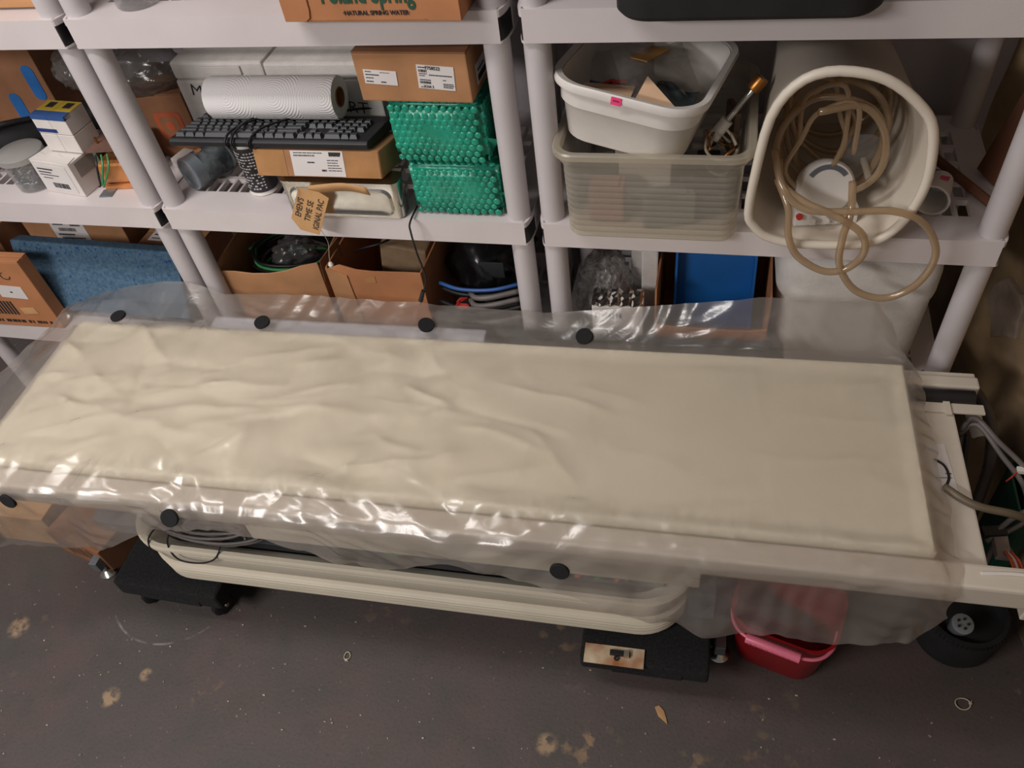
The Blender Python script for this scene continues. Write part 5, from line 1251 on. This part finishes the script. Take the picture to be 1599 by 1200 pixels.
# ------------------------------------------------------------------ floor: dollies, bucket, boxes, litter
def dolly(name, lab, x0, x1, y0, y1, rz, zb=0.085, inset=0.05):
    cx, cy = (x0+x1)/2, (y0+y1)/2; a, b = (x1-x0)/2, (y1-y0)/2
    t = thing(name, lab, 'dolly', (cx, cy, 0), rz, group='black carpeted dollies')
    MB().span((-a, -b, zb), (a, b, 0.150)).build('carpeted_deck', CARPET, t, bevel=0.010, seg=3)
    MB().span((-a*0.5, -b-0.003, zb+0.003), (a*0.6, -b+0.01, zb+0.025)).build('carpet_fold', CARPET, t, bevel=0.003)
    for sx_ in (-1, 1):
        for sy_ in (-1, 1):
            x, y = sx_*(a-0.045), sy_*(b-inset)
            c = MB().lathe([(0, -0.011), (0.026, -0.011), (0.031, -0.007), (0.031, 0.007), (0.026, 0.011), (0, 0.011)], 22, Matrix.Translation((x, y-0.012, 0.0315)) @ Matrix.Rotation(PI/2, 4, 'Y') @ Matrix.Rotation(0.4, 4, 'X')).build('caster_wheel', BLACK, t, smooth=True)
            MB().span((x-0.016, y-0.018, 0.058), (x+0.016, y+0.016, 0.085)).build('caster_fork', STEEL, c, bevel=0.002)
            MB().cyl((x-0.016, y-0.012, 0.0315), (x+0.016, y-0.012, 0.0315), 0.006, n=10).build('axle', CHROME, c)
    return t
dolly('furniture_dolly', 'black carpeted furniture dolly under the left end of the base cover', -0.228, 0.080, -0.570, -0.13, math.radians(0))
d2 = dolly('furniture_dolly', 'black carpeted furniture dolly with rusty plate under right end of base', 1.020, 1.312, -0.565, -0.13, math.radians(1.7), 0.098, 0.14)
t = thing('latch_plate', 'cream rusty metal plate with small latch on the right dolly', 'plate', (1.105, -0.550, 0.1512), math.radians(2))
MB().span((-0.068, -0.026, 0), (0.068, 0.020, 0.004)).build('plate', RUST, t, bevel=0.001)
MB().span((-0.01, -0.004, 0.004), (0.036, 0.008, 0.012)).build('latch_body', BLACK, t, bevel=0.001)
MB().span((0.022, -0.006, 0.004), (0.034, 0.008, 0.014)).build('latch_bolt', CHROME, t)
MB().lathe([(0.003, -0.0015), (0.006, -0.0015), (0.006, 0.0015), (0.003, 0.0015)], 12, Matrix.Translation((0.006, -0.010, 0.007)), closed=True).build('ring', BLACK, t)
# red pail with pink handle
t = thing('red_pail', 'red plastic caddy pail with pink handle under the right of the table', 'bucket', (1.482, -0.385, 0), math.radians(-14))
def pail(wd, dp, r, z_): return rrect(wd, dp, r, 8, 0, 0, z_)
MB().loft([pail(0.190, 0.155, 0.05, 0.0), pail(0.195, 0.16, 0.052, 0.004), pail(0.230, 0.19, 0.058, 0.190), pail(0.238, 0.198, 0.06, 0.194), pail(0.238, 0.198, 0.06, 0.200), pail(0.226, 0.186, 0.057, 0.200), pail(0.190, 0.155, 0.05, 0.008)], True, True).build('body', RED, t, smooth=True)
hd = MB().tube([(-0.112, -0.02, 0.190), (-0.108, -0.075, 0.196), (-0.075, -0.112, 0.200), (0.0, -0.122, 0.203), (0.075, -0.112, 0.200), (0.108, -0.075, 0.196), (0.112, -0.02, 0.190)], 0.0042, 8, sub=8).build('handle', PINK, t, smooth='all')
gr = MB().cyl((-0.066, -0.119, 0.203), (0.052, -0.121, 0.205), 0.0115, n=16).build('grip', PINK, hd, smooth=True, bevel=0.002)
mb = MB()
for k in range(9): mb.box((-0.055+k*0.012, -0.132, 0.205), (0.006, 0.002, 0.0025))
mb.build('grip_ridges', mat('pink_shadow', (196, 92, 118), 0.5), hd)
label(t, topside(0.03, -0.070, 0.2012, 0.0) if False else front(0.02, -0.0915, 0.150), 0.05, 0.026, [(0.1, 0.55, 0.6, 0.1), (0.55, 0.3, 0.25, 0.1)])
mb = MB()
for k in range(12): mb.box((-0.05+0.009*k, 0, 0.0006), (0.006, 0.05*(0.6+0.4*math.sin(k*1.7)**2), 0.0005), front(-0.01, -0.0945, 0.175))
mb.build('side_print', mat('pale_red_print', (186, 92, 96), 0.6), t)
# cartons on the floor under the left end
t = carton('floor_carton', 'tan cardboard carton on the floor under the left end of plastic', (0.34, 0.20, 0.14), (-0.735, -0.325, 0), math.radians(2), KRAFT)
t = thing('printed_floor_carton', 'brown printed carton on the floor beside the left dolly', 'box', (-0.435, -0.370, 0), math.radians(-12))
MB().span((-0.105, -0.09, 0), (0.105, 0.09, 0.11)).build('body', CARD2, t, bevel=0.003)
mb = MB()
for k in range(4): mb.box((0.0, -0.012*k+0.02, 0.0006), (0.19, 0.0012, 0.0005), front(0.0, -0.0905, 0.06))
for x in (-0.05, 0.02, 0.06): mb.box((x, 0, 0.0006), (0.0012, 0.045, 0.0005), front(0.0, -0.0905, 0.06, roll=0.3))
mb.build('line_print', INK, t)
t = thing('rubber_wheel', 'black rubber wheel with steel hub on the floor at the left edge', 'wheel', (-0.800, -0.478, 0.050), math.radians(70))
MB().lathe([(0, -0.014), (0.036, -0.016), (0.046, -0.012), (0.049, 0), (0.046, 0.012), (0.036, 0.016), (0, 0.014)], 26, Matrix.Rotation(PI/2, 4, 'X')).build('tyre', BLACK, t, smooth=True)
MB().lathe([(0, -0.019), (0.016, -0.019), (0.018, -0.013), (0.018, 0.013), (0.016, 0.019), (0, 0.019)], 16, Matrix.Rotation(PI/2, 4, 'X')).build('hub', STEEL, t, smooth=True)
def tie_loop(lab, loc, r, rz):
    t = thing('cable_tie', lab, 'cable tie', loc, rz)
    MB().tube([(r*math.cos(a), r*1.25*math.sin(a), 0.002+0.003*math.sin(a)**2) for a in [k*2*PI/10 for k in range(10)]], 0.0014, 6, cyclic=True).build('band', TIE, t, smooth='all')
    MB().box((0, -r*1.3, 0.003), (0.006, 0.006, 0.005)).build('head', TIE, t, bevel=0.001)
    MB().tube([(0, -r*1.3, 0.003), (0.006, -r*1.7, 0.003)], 0.0012, 5).build('tail', TIE, t)
tie_loop('small pale cable tie loop lying on the open floor in front of base cover', (0.420, -0.603, 0.0), 0.008, 0.1)
tie_loop('pale cable tie loop on the floor at the right, near the drum', (1.883, -0.350-0.12, 0.0), 0.013, 1.8)
o = MB().prism([(-0.022, -0.006), (0.0, -0.010), (0.026, -0.002), (0.014, 0.003), (-0.004, 0.008), (-0.020, 0.005)], 0.003).build('wood_splinter', mat('pale_wood', (178, 138, 96), 0.8, var=0.15), bevel=0.0006, seg=1)
place(tag(o, 'pale wood splinter lying on the floor in front of the right dolly', 'splinter'), (1.222, -0.520-0.09, 0.0005), -0.9)
rnd = random.Random(77); mb = MB()
for k in range(170):
    x, y = rnd.uniform(-0.5, 1.9), rnd.uniform(-1.0, -0.50); s_ = rnd.uniform(0.0012, 0.0035)
    mb.box((x, y, s_*0.4), (s_*rnd.uniform(0.8, 2.2), s_, s_*0.8), None)
o = mb.build('floor_grit', mat('grit', (168, 152, 134), 0.9, var=0.3, scale=60)); o['kind'] = 'stuff'
tag(o, 'scattered pale grit and crumbs on the dark floor', 'grit')
